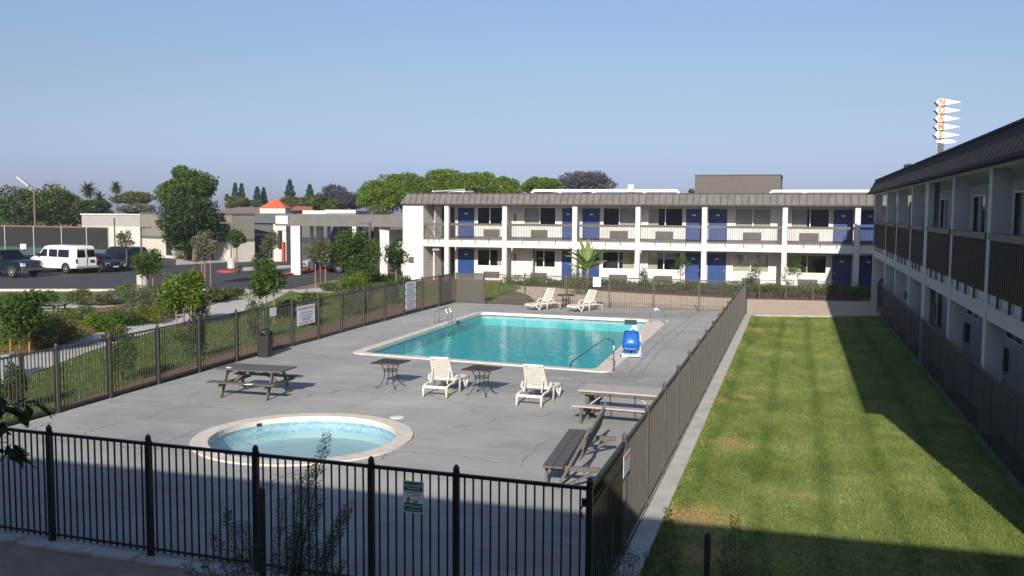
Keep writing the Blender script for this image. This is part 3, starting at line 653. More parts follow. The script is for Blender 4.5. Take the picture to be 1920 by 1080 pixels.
def picnic(label,L,W,m,rows,name='picnic_table'):
    t=thing(name,label,'picnic table'); n=5; pw=W/n
    p=MB()
    for i in range(n): p.box(-L/2,L/2,-W/2+i*pw+.006,-W/2+(i+1)*pw-.006,.72,.758)
    p.build('table_top',m,t,world=False,bevel=.005)
    for s in (-1,1):
        p=MB()
        for i in range(2): p.box(-L/2,L/2,s*.70+i*.135-.13,s*.70+i*.135-.005,.42,.458)
        p.build('bench',m,t,world=False,bevel=.005)
    for x in (-L*.34,L*.34):
        for s in (-1,1):
            MB().obox((x,s*.25,.72),(x,s*.62,0.0),.09,.04,up=(1,0,0)).build('leg',m,t,world=False)
        MB().box(x+.02,x+.06,-.82,.82,.33,.42).build('cross_beam',m,t,world=False)
        MB().box(x+.02,x+.06,-W/2+.03,W/2-.03,.635,.72).build('cross_beam',m,t,world=False)
        MB().obox((x*.95,0,.37),(x*.28,0,.70),.04,.085).build('brace',m,t,world=False)
    MB().box(-.045,.045,-W/2+.04,W/2-.04,.64,.72).build('cross_beam',m,t,world=False)
    return t
P1=picnic('dark grey brown wooden picnic table with attached benches beside the left fence',1.98,.92,WOODG,5); P1.location=(-13.87,22.3,0); P1.rotation_euler=(0,0,R(2))
g=DP(0,0,1)
tag(MB().prism([(-14.55,21.95),(-14.42,21.93),(-14.40,22.02),(-14.53,22.04)],.761,.775).build('paper_scrap',WPL),'small white scrap lying on the top of the dark picnic table','litter','white scraps on the picnic table')
tag(MB().prism([(-13.62,21.36),(-13.40,21.38),(-13.41,21.50),(-13.60,21.47)],.461,.475).build('paper_scrap',WPL),'white scrap lying on the near bench of the dark picnic table','litter','white scraps on the picnic table')
P1b=dup(P1,label='dark picnic table in the garden behind the big leafy sapling at the left edge'); P1b.location=G(88,600); P1b.rotation_euler=(0,0,R(15))
# long light utility table with steel legs, right
t=thing('picnic_table','long pale grey picnic table with folding steel braces beside the right fence','picnic table',(-3.75,22.3,0),R(-4)); L=2.2
m=MB()
for i in range(4): m.box(-L/2,L/2,-.44+i*.22+.004,-.44+(i+1)*.22-.004,.71,.755)
m.build('table_top',WOODL,t,world=False,bevel=.005)
for s in (-1,1): MB().box(-L/2-.02,L/2,s*.76-.13,s*.76+.13,.42,.46).build('bench',WOODL,t,world=False,bevel=.005)
for x in (-.93,.75):
    for s in (-1,1):
        MB().box(x-.03,x+.03,s*.76-.04,s*.76+.04,0,.42).build('leg',WOODG,t,world=False)
        MB().box(x-.045,x+.045,s*.2-.06,s*.2+.06,.0,.71).build('leg',WOODG,t,world=False)
    MB().box(x+.03,x+.08,-.86,.86,.30,.42).build('cross_beam',WOODG,t,world=False)
MB().tube([(-.88,-.3,.36),(-.45,-.3,.70)],.02,6).build('brace',WOODL,t,world=False); MB().tube([(.70,-.3,.36),(.28,-.3,.70)],.02,6).build('brace',WOODL,t,world=False)
for x in (-.32,.28): MB().obox((x,-.43,.70),(x,-.36,.30),.02,.02).build('bracket',BLACKM,t,world=False)
MB().box(-L/2+.03,L/2-.03,-.40,.40,.64,.705).build('apron',WOODG,t,world=False)
# slanted bench-table near the corner
t=thing('park_bench','dark plank bench with tall leaning back posts in the near right corner of the deck','bench',(-3.94,17.65,0),R(94))
# local: x along bench (world y), y across
L=3.0
m=MB()
for i in range(2): m.box(-L/2,L/2,.02+i*.19,.02+i*.19+.182,.42,.46)
m.build('seat',WOODG,t,world=False,bevel=.006)
m=MB()
for i in range(2):
    c=Vector((0,-.30-.05*i,.66+.20*i)); m.obox(c+Vector((-L/2+.08,0,0)),c+Vector((L/2-.12,0,0)),.035,.19,up=(0,-.28,.96))
m.build('backrest',WOODG,t,world=False,bevel=.006)
for x in (-L/2+.22,L/2-.35):
    MB().obox((x,.16,.0),(x,-.42,1.12),.05,.10,up=(1,0,0)).build('back_post',WOODG,t,world=False)
    MB().obox((x+.06,.36,.42),(x+.06,.36,.0),.05,.09,up=(1,0,0)).build('leg',WOODG,t,world=False)
    MB().obox((x+.05,.30,.37),(x+.05,-.62,.37),.045,.09).build('cross_beam',WOODG,t,world=False)
    MB().obox((x+.03,-.55,.35),(x+.03,.05,.02),.045,.08,up=(1,0,0)).build('brace',WOODG,t,world=False)
# trash can
t=thing('trash_bin','black dome topped plastic litter bin standing against the left fence','litter bin',(-17.22,28.3,0),R(5)); t.scale=(.76,.76,.76)
m=MB(); a=.24; b_=.28
m.add([(-a,-a,0),(a,-a,0),(a,a,0),(-a,a,0),(-b_,-b_,.86),(b_,-b_,.86),(b_,b_,.86),(-b_,b_,.86)],[(3,2,1,0),(4,5,6,7),(0,1,5,4),(1,2,6,5),(2,3,7,6),(3,0,4,7)])
m.build('body',BLACKP,t,world=False,bevel=.03)
m=MB(); m.box(-.30,.30,-.30,.30,.865,.93); m.build('rim',BLACKP,t,world=False,bevel=.02)
m=MB()
for sx in (-1,1):
    for sy in (-1,1): m.box(sx*.24-.04,sx*.24+.04,sy*.24-.04,sy*.24+.04,.93,1.10)
m.box(-.22,.22,-.22,.22,.93,.96); m.build('opening_post',BLACKP,t,world=False)
MB().lathe((0,0,1.10),[(.30,0),(.31,.03),(.27,.10),(.18,.15),(.05,.175),(.005,.178)],16).build('lid',BLACKP,t,world=False,smooth=True)
# ladders and rails
def ladder(label,cx,cy,rz):
    t=thing('pool_ladder',label,'pool ladder',(cx,cy,0),rz)
    for s in (-1,1):
        pts=[(-.36,s*.24,0.0),(-.34,s*.24,.38),(-.22,s*.24,.62),(0,s*.24,.70),(.18,s*.24,.62),(.26,s*.24,.40),(.27,s*.24,-.9)]
        MB().tube(pts,.024,9).build('rail',STEEL,t,world=False,smooth=True)
        MB().cyl((-.36,s*.24),.045,0,.02,12).build('flange',STEEL,t,world=False)
    for z in (-.3,-.6): MB().box(.23,.31,-.24,.24,z-.02,z+.02).build('step',WPL,t,world=False)
    return t
ladder('steel ladder rails at the left edge of the big pool',-14.90,39.4,0)
ladder('steel ladder rails at the far right corner of the big pool',-5.85,42.2,R(195))
t=thing('pool_handrail','single bent steel stair handrail at the near right corner of the big pool','handrail',(-5.4,29.2,0))
pts=[(-5.36,29.15,0),(-5.36,29.15,.80),(-5.40,29.25,.93),(-5.55,29.42,.98),(-5.75,29.55,.96),(-6.9,30.05,.10),(-7.1,30.1,-.5)]
MB().tube(pts,.024,10).build('rail',STEEL,t,smooth=True); MB().cyl((-5.36,29.15),.055,0,.025,14).build('flange',STEEL,t)
# pool lift
t=thing('pool_lift','blue seated pool lift on a white wheeled base beside the big pool','pool lift',(-5.35,32.4,0),R(8)); t.scale=(.86,.86,.80)
m=MB(); m.box(-.36,.36,-.32,.34,.06,.13); m.build('base',WPL,t,world=False,bevel=.02)
m=MB(); m.box(-.34,.34,-.36,-.30,.05,.17); m.build('front_bar',WPL,t,world=False,bevel=.02)
for sx in (-1,1):
    for sy in (-1,1): MB().tube([(sx*.40-.03,sy*.30,.065),(sx*.40+.03,sy*.30,.065)],.065,14).build('wheel',BLACKM if sy<0 and sx<0 else BLUEP,t,world=False)
MB().box(.12,.34,.14,.34,.13,.62).build('battery_box',WPL,t,world=False,bevel=.03)
MB().tube([(.20,.30,.6),(.20,.30,1.22)],.05,12).build('mast',WPL,t,world=False,smooth=True)
MB().tube([(.20,.30,1.16),(.02,.26,1.24),(-.1,.22,1.0)],.03,10).build('lift_arm',WPL,t,world=False,smooth=True)
MB().box(.02,.20,.22,.36,1.17,1.34).build('motor',WPL,t,world=False,bevel=.03)
# seat shell
bm=bmesh.new(); prof=[(-.34,.30),(-.36,.40),(-.28,.45),(-.10,.44),(.02,.46),(.08,.60),(.11,.80),(.12,1.02),(.10,1.12)]; wd=[.30,.34,.355,.35,.34,.33,.32,.30,.25]; vv=[]
for (y,z),wx in zip(prof,wd):
    row=[]
    for k in range(7):
        u=-1+k/3; lift=.07*abs(u)**3
        row.append(bm.verts.new((u*wx,y-(lift if z>.5 else 0),z+(lift if z<=.5 else 0))))
    vv.append(row)
for a_,b2 in zip(vv,vv[1:]):
    for k in range(6): bm.faces.new((a_[k],a_[k+1],b2[k+1],b2[k]))
bmesh.ops.solidify(bm,geom=bm.faces[:],thickness=.035); bmesh.ops.recalc_face_normals(bm,faces=bm.faces)
me=bpy.data.meshes.new('seat'); bm.to_mesh(me); bm.free(); me.materials.append(BLUEP); me.polygons.foreach_set('use_smooth',[True]*len(me.polygons)); o=bpy.data.objects.new('seat',me); COL.objects.link(o); o.parent=t
for s in (-1,1): MB().tube([(s*.32,.05,.62),(s*.38,-.1,.66),(s*.38,-.26,.64)],.024,8).build('armrest',BLUEP,t,world=False,smooth=True)
MB().obox((0,-.02,.42),(0,.0,.13),.10,.10).build('seat_post',BLACKM,t,world=False)
MB().box(-.24,.20,-.40,-.16,.15,.20).build('foot_rest',BLUEP,t,world=False,bevel=.02)
MB().tube([(.36,.1,.1),(.37,.1,.95)],.02,8).build('guide_rod',WPL,t,world=False)
# ================================================================ signs on fences
def signboard(name,label,cat,org,ux,w_,h_,m,lines,bands=(),th=.006,group=None):
    """board in plane spanned by ux (unit, horizontal) and z; org=centre; faces -n"""
    t=thing(name,label,cat,org)
    ux=Vector(ux).normalized(); n=Vector((0,0,1)).cross(ux)   # backwards normal
    Mx=Matrix(((ux.x,0,-n.x,0),(ux.y,0,-n.y,0),(0,1,-n.z,0),(0,0,0,1)))
    def rect(cx,cz,a,b_,off,mm,nm):
        p=MB(); 
        for o_ in ((0,),): pass
        c=ux*cx+Vector((0,0,cz))-n*off
        p.obox(c-ux*(a/2),c+ux*(a/2),th,b_); o=p.build(nm,mm,t,world=False); return o
    rect(0,0,w_,h_,0,m,'board')
    for (cx,cz,a,b_,mm) in bands: rect(cx,cz,a,b_,.0035,mm,'colour_band')
    for (txt,cx,cz,sz,mm,sx) in lines:
        c=ux*cx+Vector((0,0,cz))-n*.0085
        textobj(txt,sz,mm,t,Matrix.Translation(c)@Mx,ext=.001,sx=sx)
    return t
# dog waste sign hung on the foreground fence (camera side)
yy=fy(-4.6)-.035
s1=signboard('dog_waste_sign','small green and white sign hanging on the bars of the foreground black fence','sign',(-4.62,yy,1.32),(1,0,0),.285,.42,SIGNW,
 [('DOG WASTE',0,.150,.062,SIGNW,.72),('TRANSMITS DISEASE',0,.112,.024,SIGNW,.8),('LEASH CURB AND CLEAN UP',0,.060,.019,GREENS,.8),('AFTER YOUR DOG',.045,.028,.019,GREENS,.8),("IT'S THE LAW",0,-.118,.050,SIGNW,.8),('MAXIMUM FINE ENFORCED',0,-.165,.020,SIGNW,.8)],
 [(0,.14,.262,.115,GREENS),(0,-.135,.262,.115,GREENS)])
m=MB(); c=lambda x,z:(x,-.011,z)
m.tube([c(-.065,.005),c(-.065,-.0)],.013,8); m.obox(c(-.068,-.012),c(-.074,-.050),.004,.022,up=(1,0,0)).obox(c(-.066,-.018),c(-.035,-.036),.004,.008,up=(0,0,1)).obox(c(-.078,-.048),c(-.088,-.076),.004,.010,up=(1,0,0)).obox(c(-.070,-.048),c(-.060,-.076),.004,.010,up=(1,0,0)).obox(c(.02,-.055),c(.055,-.050),.004,.014).obox(c(.05,-.045),c(.064,-.035),.004,.014).obox(c(.025,-.058),c(.022,-.076),.004,.006,up=(1,0,0)).obox(c(.05,-.055),c(.052,-.076),.004,.006,up=(1,0,0)).obox(c(-.035,-.036),c(.05,-.044),.003,.003)
m.build('pictogram',GREENS,s1,world=False)
# lifeguard sign on the left fence, deck side. board runs along y
a_=gx1=None
def LFx(y):
    for (x0,y0),(x1,y1) in zip(lf,lf[1:]):
        if y0<=y<=y1: return x0+(x1-x0)*(y-y0)/(y1-y0)
ns=signboard('lifeguard_sign','large white notice board with red and blue lettering on the left fence','sign',(LFx(31.75)+.04,31.75,1.08),(0,1,0),1.35,.72,SIGNW,
 [('NO LIFEGUARD ON DUTY',0,.25,.125,REDT,.85),('CHILDREN UNDER 14 YEARS',0,.10,.085,BLUET,.8),('SHALL NOT USE THE POOL WITHOUT',0,.0,.07,BLUET,.8),('AN ADULT IN ATTENDANCE',0,-.085,.07,BLUET,.8),('MAXIMUM CAPACITY',0,-.17,.085,PURP,.8),('IN CASE OF EMERGENCY CALL 911',0,-.28,.09,REDT,.75)])
signboard('notice_sign','small blank white notice on the left fence above the litter bin','sign',(LFx(29.4)+.04,29.4,1.42),(0,1,0),.42,.30,SIGNW,[])
t=signboard('rules_sign','tall scalloped pool rules board in purple and white on the left fence','sign',(LFx(42.6)+.04,42.6,.88),(0,1,0),1.05,1.36,SIGNW,[])
rg=random.Random(5)
for i in range(4):
    for s in (-1,1): MB().tube([(-.003,s*.50,.51-.34*i),(.004,s*.50,.51-.34*i)],.17,14).build('scallop',SIGNW,t,world=False)
m=MB()
for i in range(12):
    z=.60-.108*i; x=-.48
    while x<.44:
        L=rg.uniform(.05,.22); h_=rg.choice((.03,.05,.045)); m.box(.006,.010,x,min(x+L,.50),z-h_,z); x+=L+rg.uniform(.02,.05)
m.build('lettering',PURP,t,world=False)
# small sign on right fence, lawn side
t=thing('warning_sign','small white notice on the lawn side of the right fence near its corner','sign',(-2.26,13.45,1.36))
MB().box(0,.006,-.27,.27,-.16,.16).build('board',SIGNW,t,world=False)
m=MB(); m.box(.006,.008,-.22,.22,.08,.12); m.build('heading',REDT,t,world=False)
m=MB()
for i in range(4): m.box(.006,.008,-.20,.20-.05*(i%2),.04-.05*i,.055-.05*i)
m.build('lettering',BLUET,t,world=False)
# white tile on far fence, stickers
signboard('notice_sign','small white square notice on the far fence right of the banana plant','sign',(AX(1119,48.05,530),48.10,1.38),(1,0,0),.42,.50,SIGNW,[])
# meter box at left fence
t=thing('utility_box','grey double utility cabinet behind the left fence at the edge of the picture','utility box',G(26,705)); t.rotation_euler=(0,0,R(10))
MB().box(-.30,-.02,-.15,.15,.10,.66).build('cabinet',mat('grey_metal_box',(.20,.215,.23),.5),t,world=False,bevel=.01)
MB().box(.01,.26,-.15,.15,.04,.60).build('cabinet',mat('grey_metal_box',(.20,.215,.23),.5),t,world=False,bevel=.01)
MB().cyl((-.15,0),.03,0,.10,8).build('post',STEEL,t,world=False)
# ================================================================ motel wings
class Wing:
    """facade toolkit: a along the facade, d into the building, z up; T maps to the world"""
    def __init__(s,t,T,dw): s.t=t; s.T=T; s.dw=dw
    def mb(s): return MB(s.T)
    def wall(s,a0,a1,z0,z1,holes,m,d=None,name='wall',rev=.10):
        d=s.dw if d is None else d
        A=sorted({a0,a1,*[h[0] for h in holes],*[h[1] for h in holes]}); Z=sorted({z0,z1,*[h[2] for h in holes],*[h[3] for h in holes]})
        A=[x for x in A if a0<=x<=a1]; Z=[x for x in Z if z0<=x<=z1]; p=s.mb()
        for x0,x1 in zip(A,A[1:]):
            for y0,y1 in zip(Z,Z[1:]):
                if any(h[0]<=x0 and x1<=h[1] and h[2]<=y0 and y1<=h[3] for h in holes): continue
                p.quad((x0,d,y0),(x1,d,y0),(x1,d,y1),(x0,d,y1))
        for h in holes:
            x0,x1,y0,y1=h; e=d+rev
            p.quad((x0,d,y0),(x0,e,y0),(x0,e,y1),(x0,d,y1)).quad((x1,d,y0),(x1,e,y0),(x1,e,y1),(x1,d,y1)).quad((x0,d,y0),(x1,d,y0),(x1,e,y0),(x0,e,y0)).quad((x0,d,y1),(x1,d,y1),(x1,e,y1),(x0,e,y1))
        # dark room behind
        o=p.build(name,m,s.t,recalc=False)
        q=s.mb(); e=d+1.6; q.quad((a0,e,z0),(a1,e,z0),(a1,e,z1),(a0,e,z1)).quad((a0,d+.12,z1-.01),(a1,d+.12,z1-.01),(a1,e,z1-.01),(a0,e,z1-.01)).quad((a0,d+.12,z0+.01),(a1,d+.12,z0+.01),(a1,e,z0+.01),(a0,e,z0+.01)); q.build('room_backdrop',DARKIN,s.t,recalc=False)
        return o
    def window(s,a0,a1,z0,z1,cur=(),split=None,d=None,cm=None):
        d=s.dw if d is None else d; w_=.05; mid=split if split else (a0+a1)/2
        p=s.mb(); p.box(a0-.03,a1+.03,d-.03,d+.05,z0-w_,z0).box(a0-.03,a1+.03,d-.03,d+.05,z1,z1+w_).box(a0-w_,a0,d-.03,d+.05,z0-.001,z1+.001).box(a1,a1+w_,d-.03,d+.05,z0-.001,z1+.001).box(mid-.03,mid+.03,d-.02,d+.06,z0,z1)
        f=p.build('window',WPL,s.t)
        for x0,x1,dd in ((a0,mid-.03,.03),(mid+.03,a1,.055)): s.mb().box(x0,x1,d+dd,d+dd+.008,z0,z1).build('pane',GLASS,f,world=False).matrix_parent_inverse=Matrix.Translation(-s.t.location)
        for (x0,x1) in cur:
            q=s.mb(); n=max(4,int((x1-x0)/.055)); 
            for i in range(n):
                u0=x0+(x1-x0)*i/n;u1=x0+(x1-x0)*(i+1)/n; e0=d+.13+.03*(i%2);e1=d+.13+.03*((i+1)%2)
                q.quad((u0,e0,z0-.05),(u1,e1,z0-.05),(u1,e1,z1+.05),(u0,e0,z1+.05))
            q.build('curtain',cm or CURT,f,world=False,recalc=False).matrix_parent_inverse=Matrix.Translation(-s.t.location)
    def sub(s,mb_,name,m,par): o=mb_.build(name,m,par,world=False); o.matrix_parent_inverse=Matrix.Translation(-s.t.location); return o
    def door(s,a0,a1,z0,z1,m=None,hside=1,d=None):
        d=s.dw if d is None else d; w_=.05
        p=s.mb(); p.box(a0,a1,d+.03,d+.07,z0,z1); dr=p.build('door',m or BLUED,s.t)
        p=s.mb(); p.box(a0-w_,a0,d-.015,d+.08,z0,z1+w_).box(a1,a1+w_,d-.015,d+.08,z0,z1+w_).box(a0,a1,d-.015,d+.08,z1,z1+w_); s.sub(p,'frame',m or BLUED,dr)
        x=a1-.09 if hside>0 else a0+.09; p=s.mb(); p.box(x-.035,x+.035,d-.01,d+.03,z0+.88,z0+1.10).box(x-.02-.10*hside*.5,x+.02,d-.06,d-.03,z0+.96,z0+1.0).box(x-.012,x+.012,d-.03,d-.01,z0+.965,z0+.995); s.sub(p,'handle',STEEL,dr)
        c=(a0+a1)/2
        if m is None:
            p=s.mb(); 
            for k in range(3): p.box(c-.12+.085*k,c-.12+.085*k+.06,d+.018,d+.03,z1-.42,z1-.30)
            s.sub(p,'number_plate',WPL,dr)
            p=s.mb(); p.box(a0,a1,d-.03,d+.09,z0-.04,z0+.0); s.sub(p,'threshold',CONC,dr)
    def ac(s,a0,a1,z0,z1,d=None):
        d=s.dw if d is None else d
        p=s.mb(); p.box(a0,a1,d-.14,d-.002,z0,z1); u=p.build('ac_unit',GREYP,s.t)
        p=s.mb(); n=8
        for i in range(n): z=z0+.04+(z1-z0-.08)*i/n; p.box(a0+.04,a1-.04,d-.155,d-.14,z,z+.018)
        s.sub(p,'grille',BROWN,u)
    def rail(s,a0,a1,zf,zt,d,m=BROWN,fine=.115):
        p=s.mb(); p.box(a0,a1,d,d+.10,zt-.16,zt); p.box(a0,a1,d+.03,d+.07,zf+.06,zf+.12); n=int((a1-a0)/fine)
        for i in range(n+1): x=a0+.02+(a1-a0-.04)*i/n; p.box(x-.014,x+.014,d+.036,d+.064,zf-.0,zt-.16)
        k=3
        for i in range(k): x=a0+(a1-a0)*(i+1)/(k+1); p.box(x-.03,x+.03,d-.02,d+.0,zf-.22,zf+.13)
        p.build('railing',m,s.t)
def mansard(W,a0,a1,d0,d1,z0,z1,slantL,slantR,m,depth,pitch=.44,sm=None,rib=.03):
    p=W.mb(); A0=a0+slantL;A1=a1-slantR
    vs=[(a0,d0,z0),(a1,d0,z0),(A1,d1,z1),(A0,d1,z1),(a0,depth,z0),(a1,depth,z0),(A1,depth,z1),(A0,depth,z1)]
    p.add(vs,[(0,1,2,3),(0,3,7,4),(1,5,6,2),(3,2,6,7),(0,4,5,1),(4,7,6,5)])
    o=p.build('roof',m,W.t)
    p=W.mb(); n=int((A1-A0)/pitch); T=W.T
    for i in range(n+1):
        x=A0+(A1-A0)*i/n; e=.028
        p.add([(x-e,d0-rib,z0),(x+e,d0-rib,z0),(x+e,d1-rib,z1),(x-e,d1-rib,z1),(x-e,d0+.01,z0),(x+e,d0+.01,z0),(x+e,d1+.01,z1),(x-e,d1+.01,z1)],[(0,1,2,3),(0,3,7,4),(1,5,6,2)])
    p.box(A0-.02,A1+.02,d1-.05,d1+.25,z1,z1+.06).box(a0,a1,d0-.04,d0+.02,z0-.03,z0+.05)
    r=p.build('seams',sm or mat('roof_seam_dark',(.06,.055,.05),.7),o,world=False,recalc=False); r.matrix_parent_inverse=Matrix.Translation(-W.t.location)
# ---- back wing
Y0=63.3
t=thing('motel_wing','white two storey motel wing with blue doors facing the pool','building',(-27,Y0,0)); BW=t
W=Wing(t,lambda a,d,z:(a,Y0+d,z),2.2)
YW=Y0+2.2
ax=lambda px,y=450: AX(px,YW,y)
ud=[(860,888),(1055,1074),(1093,1123),(1287,1314),(1329,1361),(1563,1597),(1614,1647)]
ud=[(ax(a),ax(b_)) for a,b_ in ud]
uw=[(896,941,[]),(983,1041,[(0,.47)]),(1131,1191,[(.52,1)]),(1215,1279,[(0,.30)]),(1378,1444,[(0,1)]),(1483,1553,[(0,.42)])]
lw=[(896,941,[(.8,1)]),(999,1041,[(0,.15)]),(1131,1190,[(.62,1)]),(1215,1276,[(0,.30)]),(1375,1442,[(0,1)]),(1479,1550,[(0,.35)])]
acs=[(908,937),(996,1026),(1144,1177),(1229,1262),(1393,1427),(1499,1535)]
dk=[(826,834),(842,851)]
hol=[]
for a,b_ in ud: hol.append((a,b_,3.02,5.17))
for a,b_,c in uw: hol.append((ax(a),ax(b_),4.08,5.24))
for a,b_ in dk: hol.append((ax(a),ax(b_),3.02,5.2))
W.wall(-25.6,9,2.95,5.47,hol,WHITE)
hol=[]
ld=ud
for a,b_ in ud: hol.append((a,b_,.06,2.2))
for a,b_,c in lw: hol.append((ax(a),ax(b_),1.06,2.2))
for a,b_ in dk: hol.append((ax(a),ax(b_),.06,2.25))
W.wall(-25.6,9,-.02,2.95,hol,WHITE)
for i,(a,b_) in enumerate(ud): hs=-1 if i in(5,) else 1; W.door(a,b_,3.02,5.17,hside=hs); W.door(a,b_,.06,2.2,hside=hs if i!=1 else -1)
for a,b_ in dk: W.door(ax(a),ax(b_),3.02,5.2,m=DBROWN); W.door(ax(a),ax(b_),.06,2.25,m=DBROWN)
for L_,z0,z1,cm in ((uw,4.08,5.24,CURT),(lw,1.06,2.2,CURTY)):
    for a,b_,c in L_:
        x0,x1=ax(a),ax(b_); W.window(x0,x1,z0,z1,[(x0+(x1-x0)*u,x0+(x1-x0)*v) for u,v in c],cm=cm)
for a,b_ in acs: W.ac(ax(a),ax(b_),3.22,3.68); W.ac(ax(a),ax(b_),.22,.62)
cols=[(-23.94,-23.62),(-19.63,-19.31),(-14.63,-14.30),(-10.30,-9.98),(-5.92,-5.58),(-.83,-.51),(3.55,3.88),(8.0,8.3)]
for a,b_ in cols: W.mb().box(a,b_,0,.34,-.02,5.45).build('column',WHITE,t,bevel=.012)
# end tower
MB().box(-27.12,-25.55,Y0,Y0+9,-.02,5.46).build('end_wall',BRICKW,t)
ed=[-25.55]+[x for c in cols for x in c]+[9]
for i in range(0,len(ed)-1,2):
    W.mb().box(ed[i]+.002,ed[i+1]-.002,.04,2.2,2.70,2.94).box(ed[i]+.002,ed[i+1]-.002,.02,.16,2.46,2.70).build('balcony_slab',WHITE,t)
    W.rail(ed[i]+.004,ed[i+1]-.004,2.95,4.13,.05)
# wall lamps, boxes
for px,py in ((856,400),(1088,389),(1327,392)):
    x=ax(px); z=H-(py-388)/FPX*68; p=W.mb(); p.box(x-.05,x+.05,2.0,2.2,z-.12,z+.1); p.build('wall_lamp',mat('lamp_glass',(.5,.48,.42),.3),t)
for (px,z) in ((966,4.55),(966,1.7)):
    x=ax(px); W.mb().box(x-.05,x+.05,2.15,2.198,z-.28,z+.28).build('fire_extinguisher_box',GREYP,t)
p=MB(); x=AX(772,Y0,490); p.box(x-.17,x+.17,Y0-.12,Y0-.002,1.28,1.68); p.build('meter_box',GREYP,t)
p=MB(); p.box(-26.8,-26.5,Y0-.006,Y0-.002,2.0,2.1).build('room_number_plate',mat('pale_gold',(.62,.55,.38),.6),t)
# left bay partition wall and door under the balcony
p=W.mb(); p.box(-25.1,-25.0,.8,2.2,0,2.44).box(-25.0,-24.95,.8,2.2,3.0,5.4); p.build('partition',WHITE,t)
p=W.mb(); p.box(AX(813,Y0)-.25,AX(813,Y0)+.25,.4,.9,2.16,2.44); p.build('hanging_lamp_box',mat('grey_metal_box2',(.36,.36,.35),.5),t)
mansard(W,-27.25,9.5,-.18,.28,5.46,6.20,.28,0,ROOFB,12)
MB().box(-26.5,9,Y0+.6,Y0+11.8,6.2,6.24).build('roof_deck',mat('roof_gravel',(.42,.41,.39),.9),t)
# chairs on balcony (dark)
# roof clutter : pipes, units
t=thing('roof_pipe','white duct pipe run with elbows along the roof above the middle of the back wing','roof pipe',(AX(998,67,356),67,6.24))
def pipe(m_,x0,x1,Y,z,r=.13,drops=()):
    m_.tube([(x0,Y,6.2),(x0,Y,z-.12),(x0+.12,Y,z),(x1-.12,Y,z),(x1,Y,z-.12),(x1,Y,6.2)],r,10)
    for d in drops: m_.tube([(d,Y,6.2),(d,Y,z-.1),(d+.18,Y-.02,z+.02)],r*1.12,10)
m=MB(); x0=AX(998,67,356);x1=AX(1272,67,356); pipe(m,x0,x1,67,6.50,.105,[AX(p,67,356) for p in (1050,1113,1208)]); m.build('duct',WPL,t,smooth=True)
MB().box(AX(1178,67.6,350),AX(1190,67.6,350),67.4,67.8,6.24,6.95).build('vent_cap',ALLOY,t)
t=thing('roof_pipe','white duct pipe run along the roof in front of the dark penthouse box','roof pipe',(AX(1445,67,356),67,6.24))
m=MB(); x0=AX(1445,67,356);x1=AX(1665,67,356); pipe(m,x0,x1,67,6.46,.10,[AX(1508,67,356)]); m.build('duct',WPL,t,smooth=True)
t=thing('roof_unit','low flat pale equipment platform on the roof above the left end of the back wing','roof unit',(-24.4,68,6.24))
p=MB(); p.box(AX(815,68,360),AX(876,68,360),67.5,69.5,6.42,6.52); p.build('platform',WPL,t)
p=MB(); p.tube([(AX(812,67.4,358),67.4,6.45),(AX(872,67.4,358),67.4,6.60)],.05,8); 
for x in (AX(818,68,360),AX(845,68,360),AX(872,68,360)): p.box(x-.05,x+.05,67.6,67.7,6.22,6.42)
p.build('leg',ALLOY,t)
t=thing('penthouse_box','plain dark brown box structure rising behind the roof of the back wing','building',(-7.9,78,0))
MB().box(AX(1303,78,345),AX(1464,78,345),78,86,0,7.95).build('wall',mat('dark_taupe_stucco',(.125,.112,.10),.85,c2=(.11,.10,.09)),t)
MB().box(AX(1303,78,345)-.06,AX(1464,78,345)+.06,77.94,86.06,7.95,8.02).build('coping',mat('dark_taupe_stucco',(.1,.1,.1)),t)
WHITE_SHADED=mat('shade_darkened_white',(.46,.47,.48),.8,c2=(.40,.41,.42),scale=1.2,bump=.15,bscale=12)  # white paint of the right wing, greyed so its shade sits in the colour
BROWN_SHADED=mat('shade_darkened_brown',(.055,.047,.043),.6,c2=(.04,.035,.032),scale=6)  # railing brown copied darker, carrying the right wing's shade in its colour
# ---- right wing
X0=4.17
t=thing('motel_wing','shaded two storey motel wing along the right lawn with dark balcony railings','building',(X0,12,0)); 
W=Wing(t,lambda a,d,z:(X0+d,a,z),2.0); XW=X0+2.0
ay=lambda px: AY(px,XW)
yc=[56.37+.0,48.9,43.9,38.6,34.5,28.75,23.45,18.3,12.6]
far=57.6; near=12.3
hol=[];hol2=[]
uwin=[(1753,1787),(1822,1848),(1892,1945),(1703,1709)]
def rng2(a,b_): u,v=ay(a),ay(b_); return (min(u,v),max(u,v))
U=[rng2(*w_) for w_ in uwin]; U=[u for u in U]
UD=[rng2(1727,1732),rng2(1668,1676),rng2(1878,1889)]
LD=[rng2(1719,1727),rng2(1764,1773),rng2(1874,1884)]
LW=[rng2(1754,1762),rng2(1820,1842),rng2(1890,1935),rng2(1652,1658),rng2(1669,1676)]
def cl(l,w0=.8,w1=3): 
    out=[]
    for u,v in l:
        c=(u+v)/2;w_=max(w0,min(w1,v-u)); out.append((c-w_/2,c+w_/2))
    return out
U=cl(U,1.4,2.3);UD=cl(UD,.9,.95);LD=cl(LD,.9,.95);LW=cl(LW,1.2,2.2)
W.wall(near,far,3.28,6.1,[(a,b_,4.35,5.62) for a,b_ in U]+[(a,b_,3.32,5.45) for a,b_ in UD],WHITE_SHADED)
W.wall(near,far,-.02,3.28,[(a,b_,1.35,2.35) for a,b_ in LW]+[(a,b_,.06,2.2) for a,b_ in LD],WHITE_SHADED)
for i,(a,b_) in enumerate(U): W.window(a,b_,4.35,5.62,[(a,a+(b_-a)*.3)] if i%2 else [(a+(b_-a)*.6,b_)])
for a,b_ in UD: W.door(a,b_,3.32,5.45)
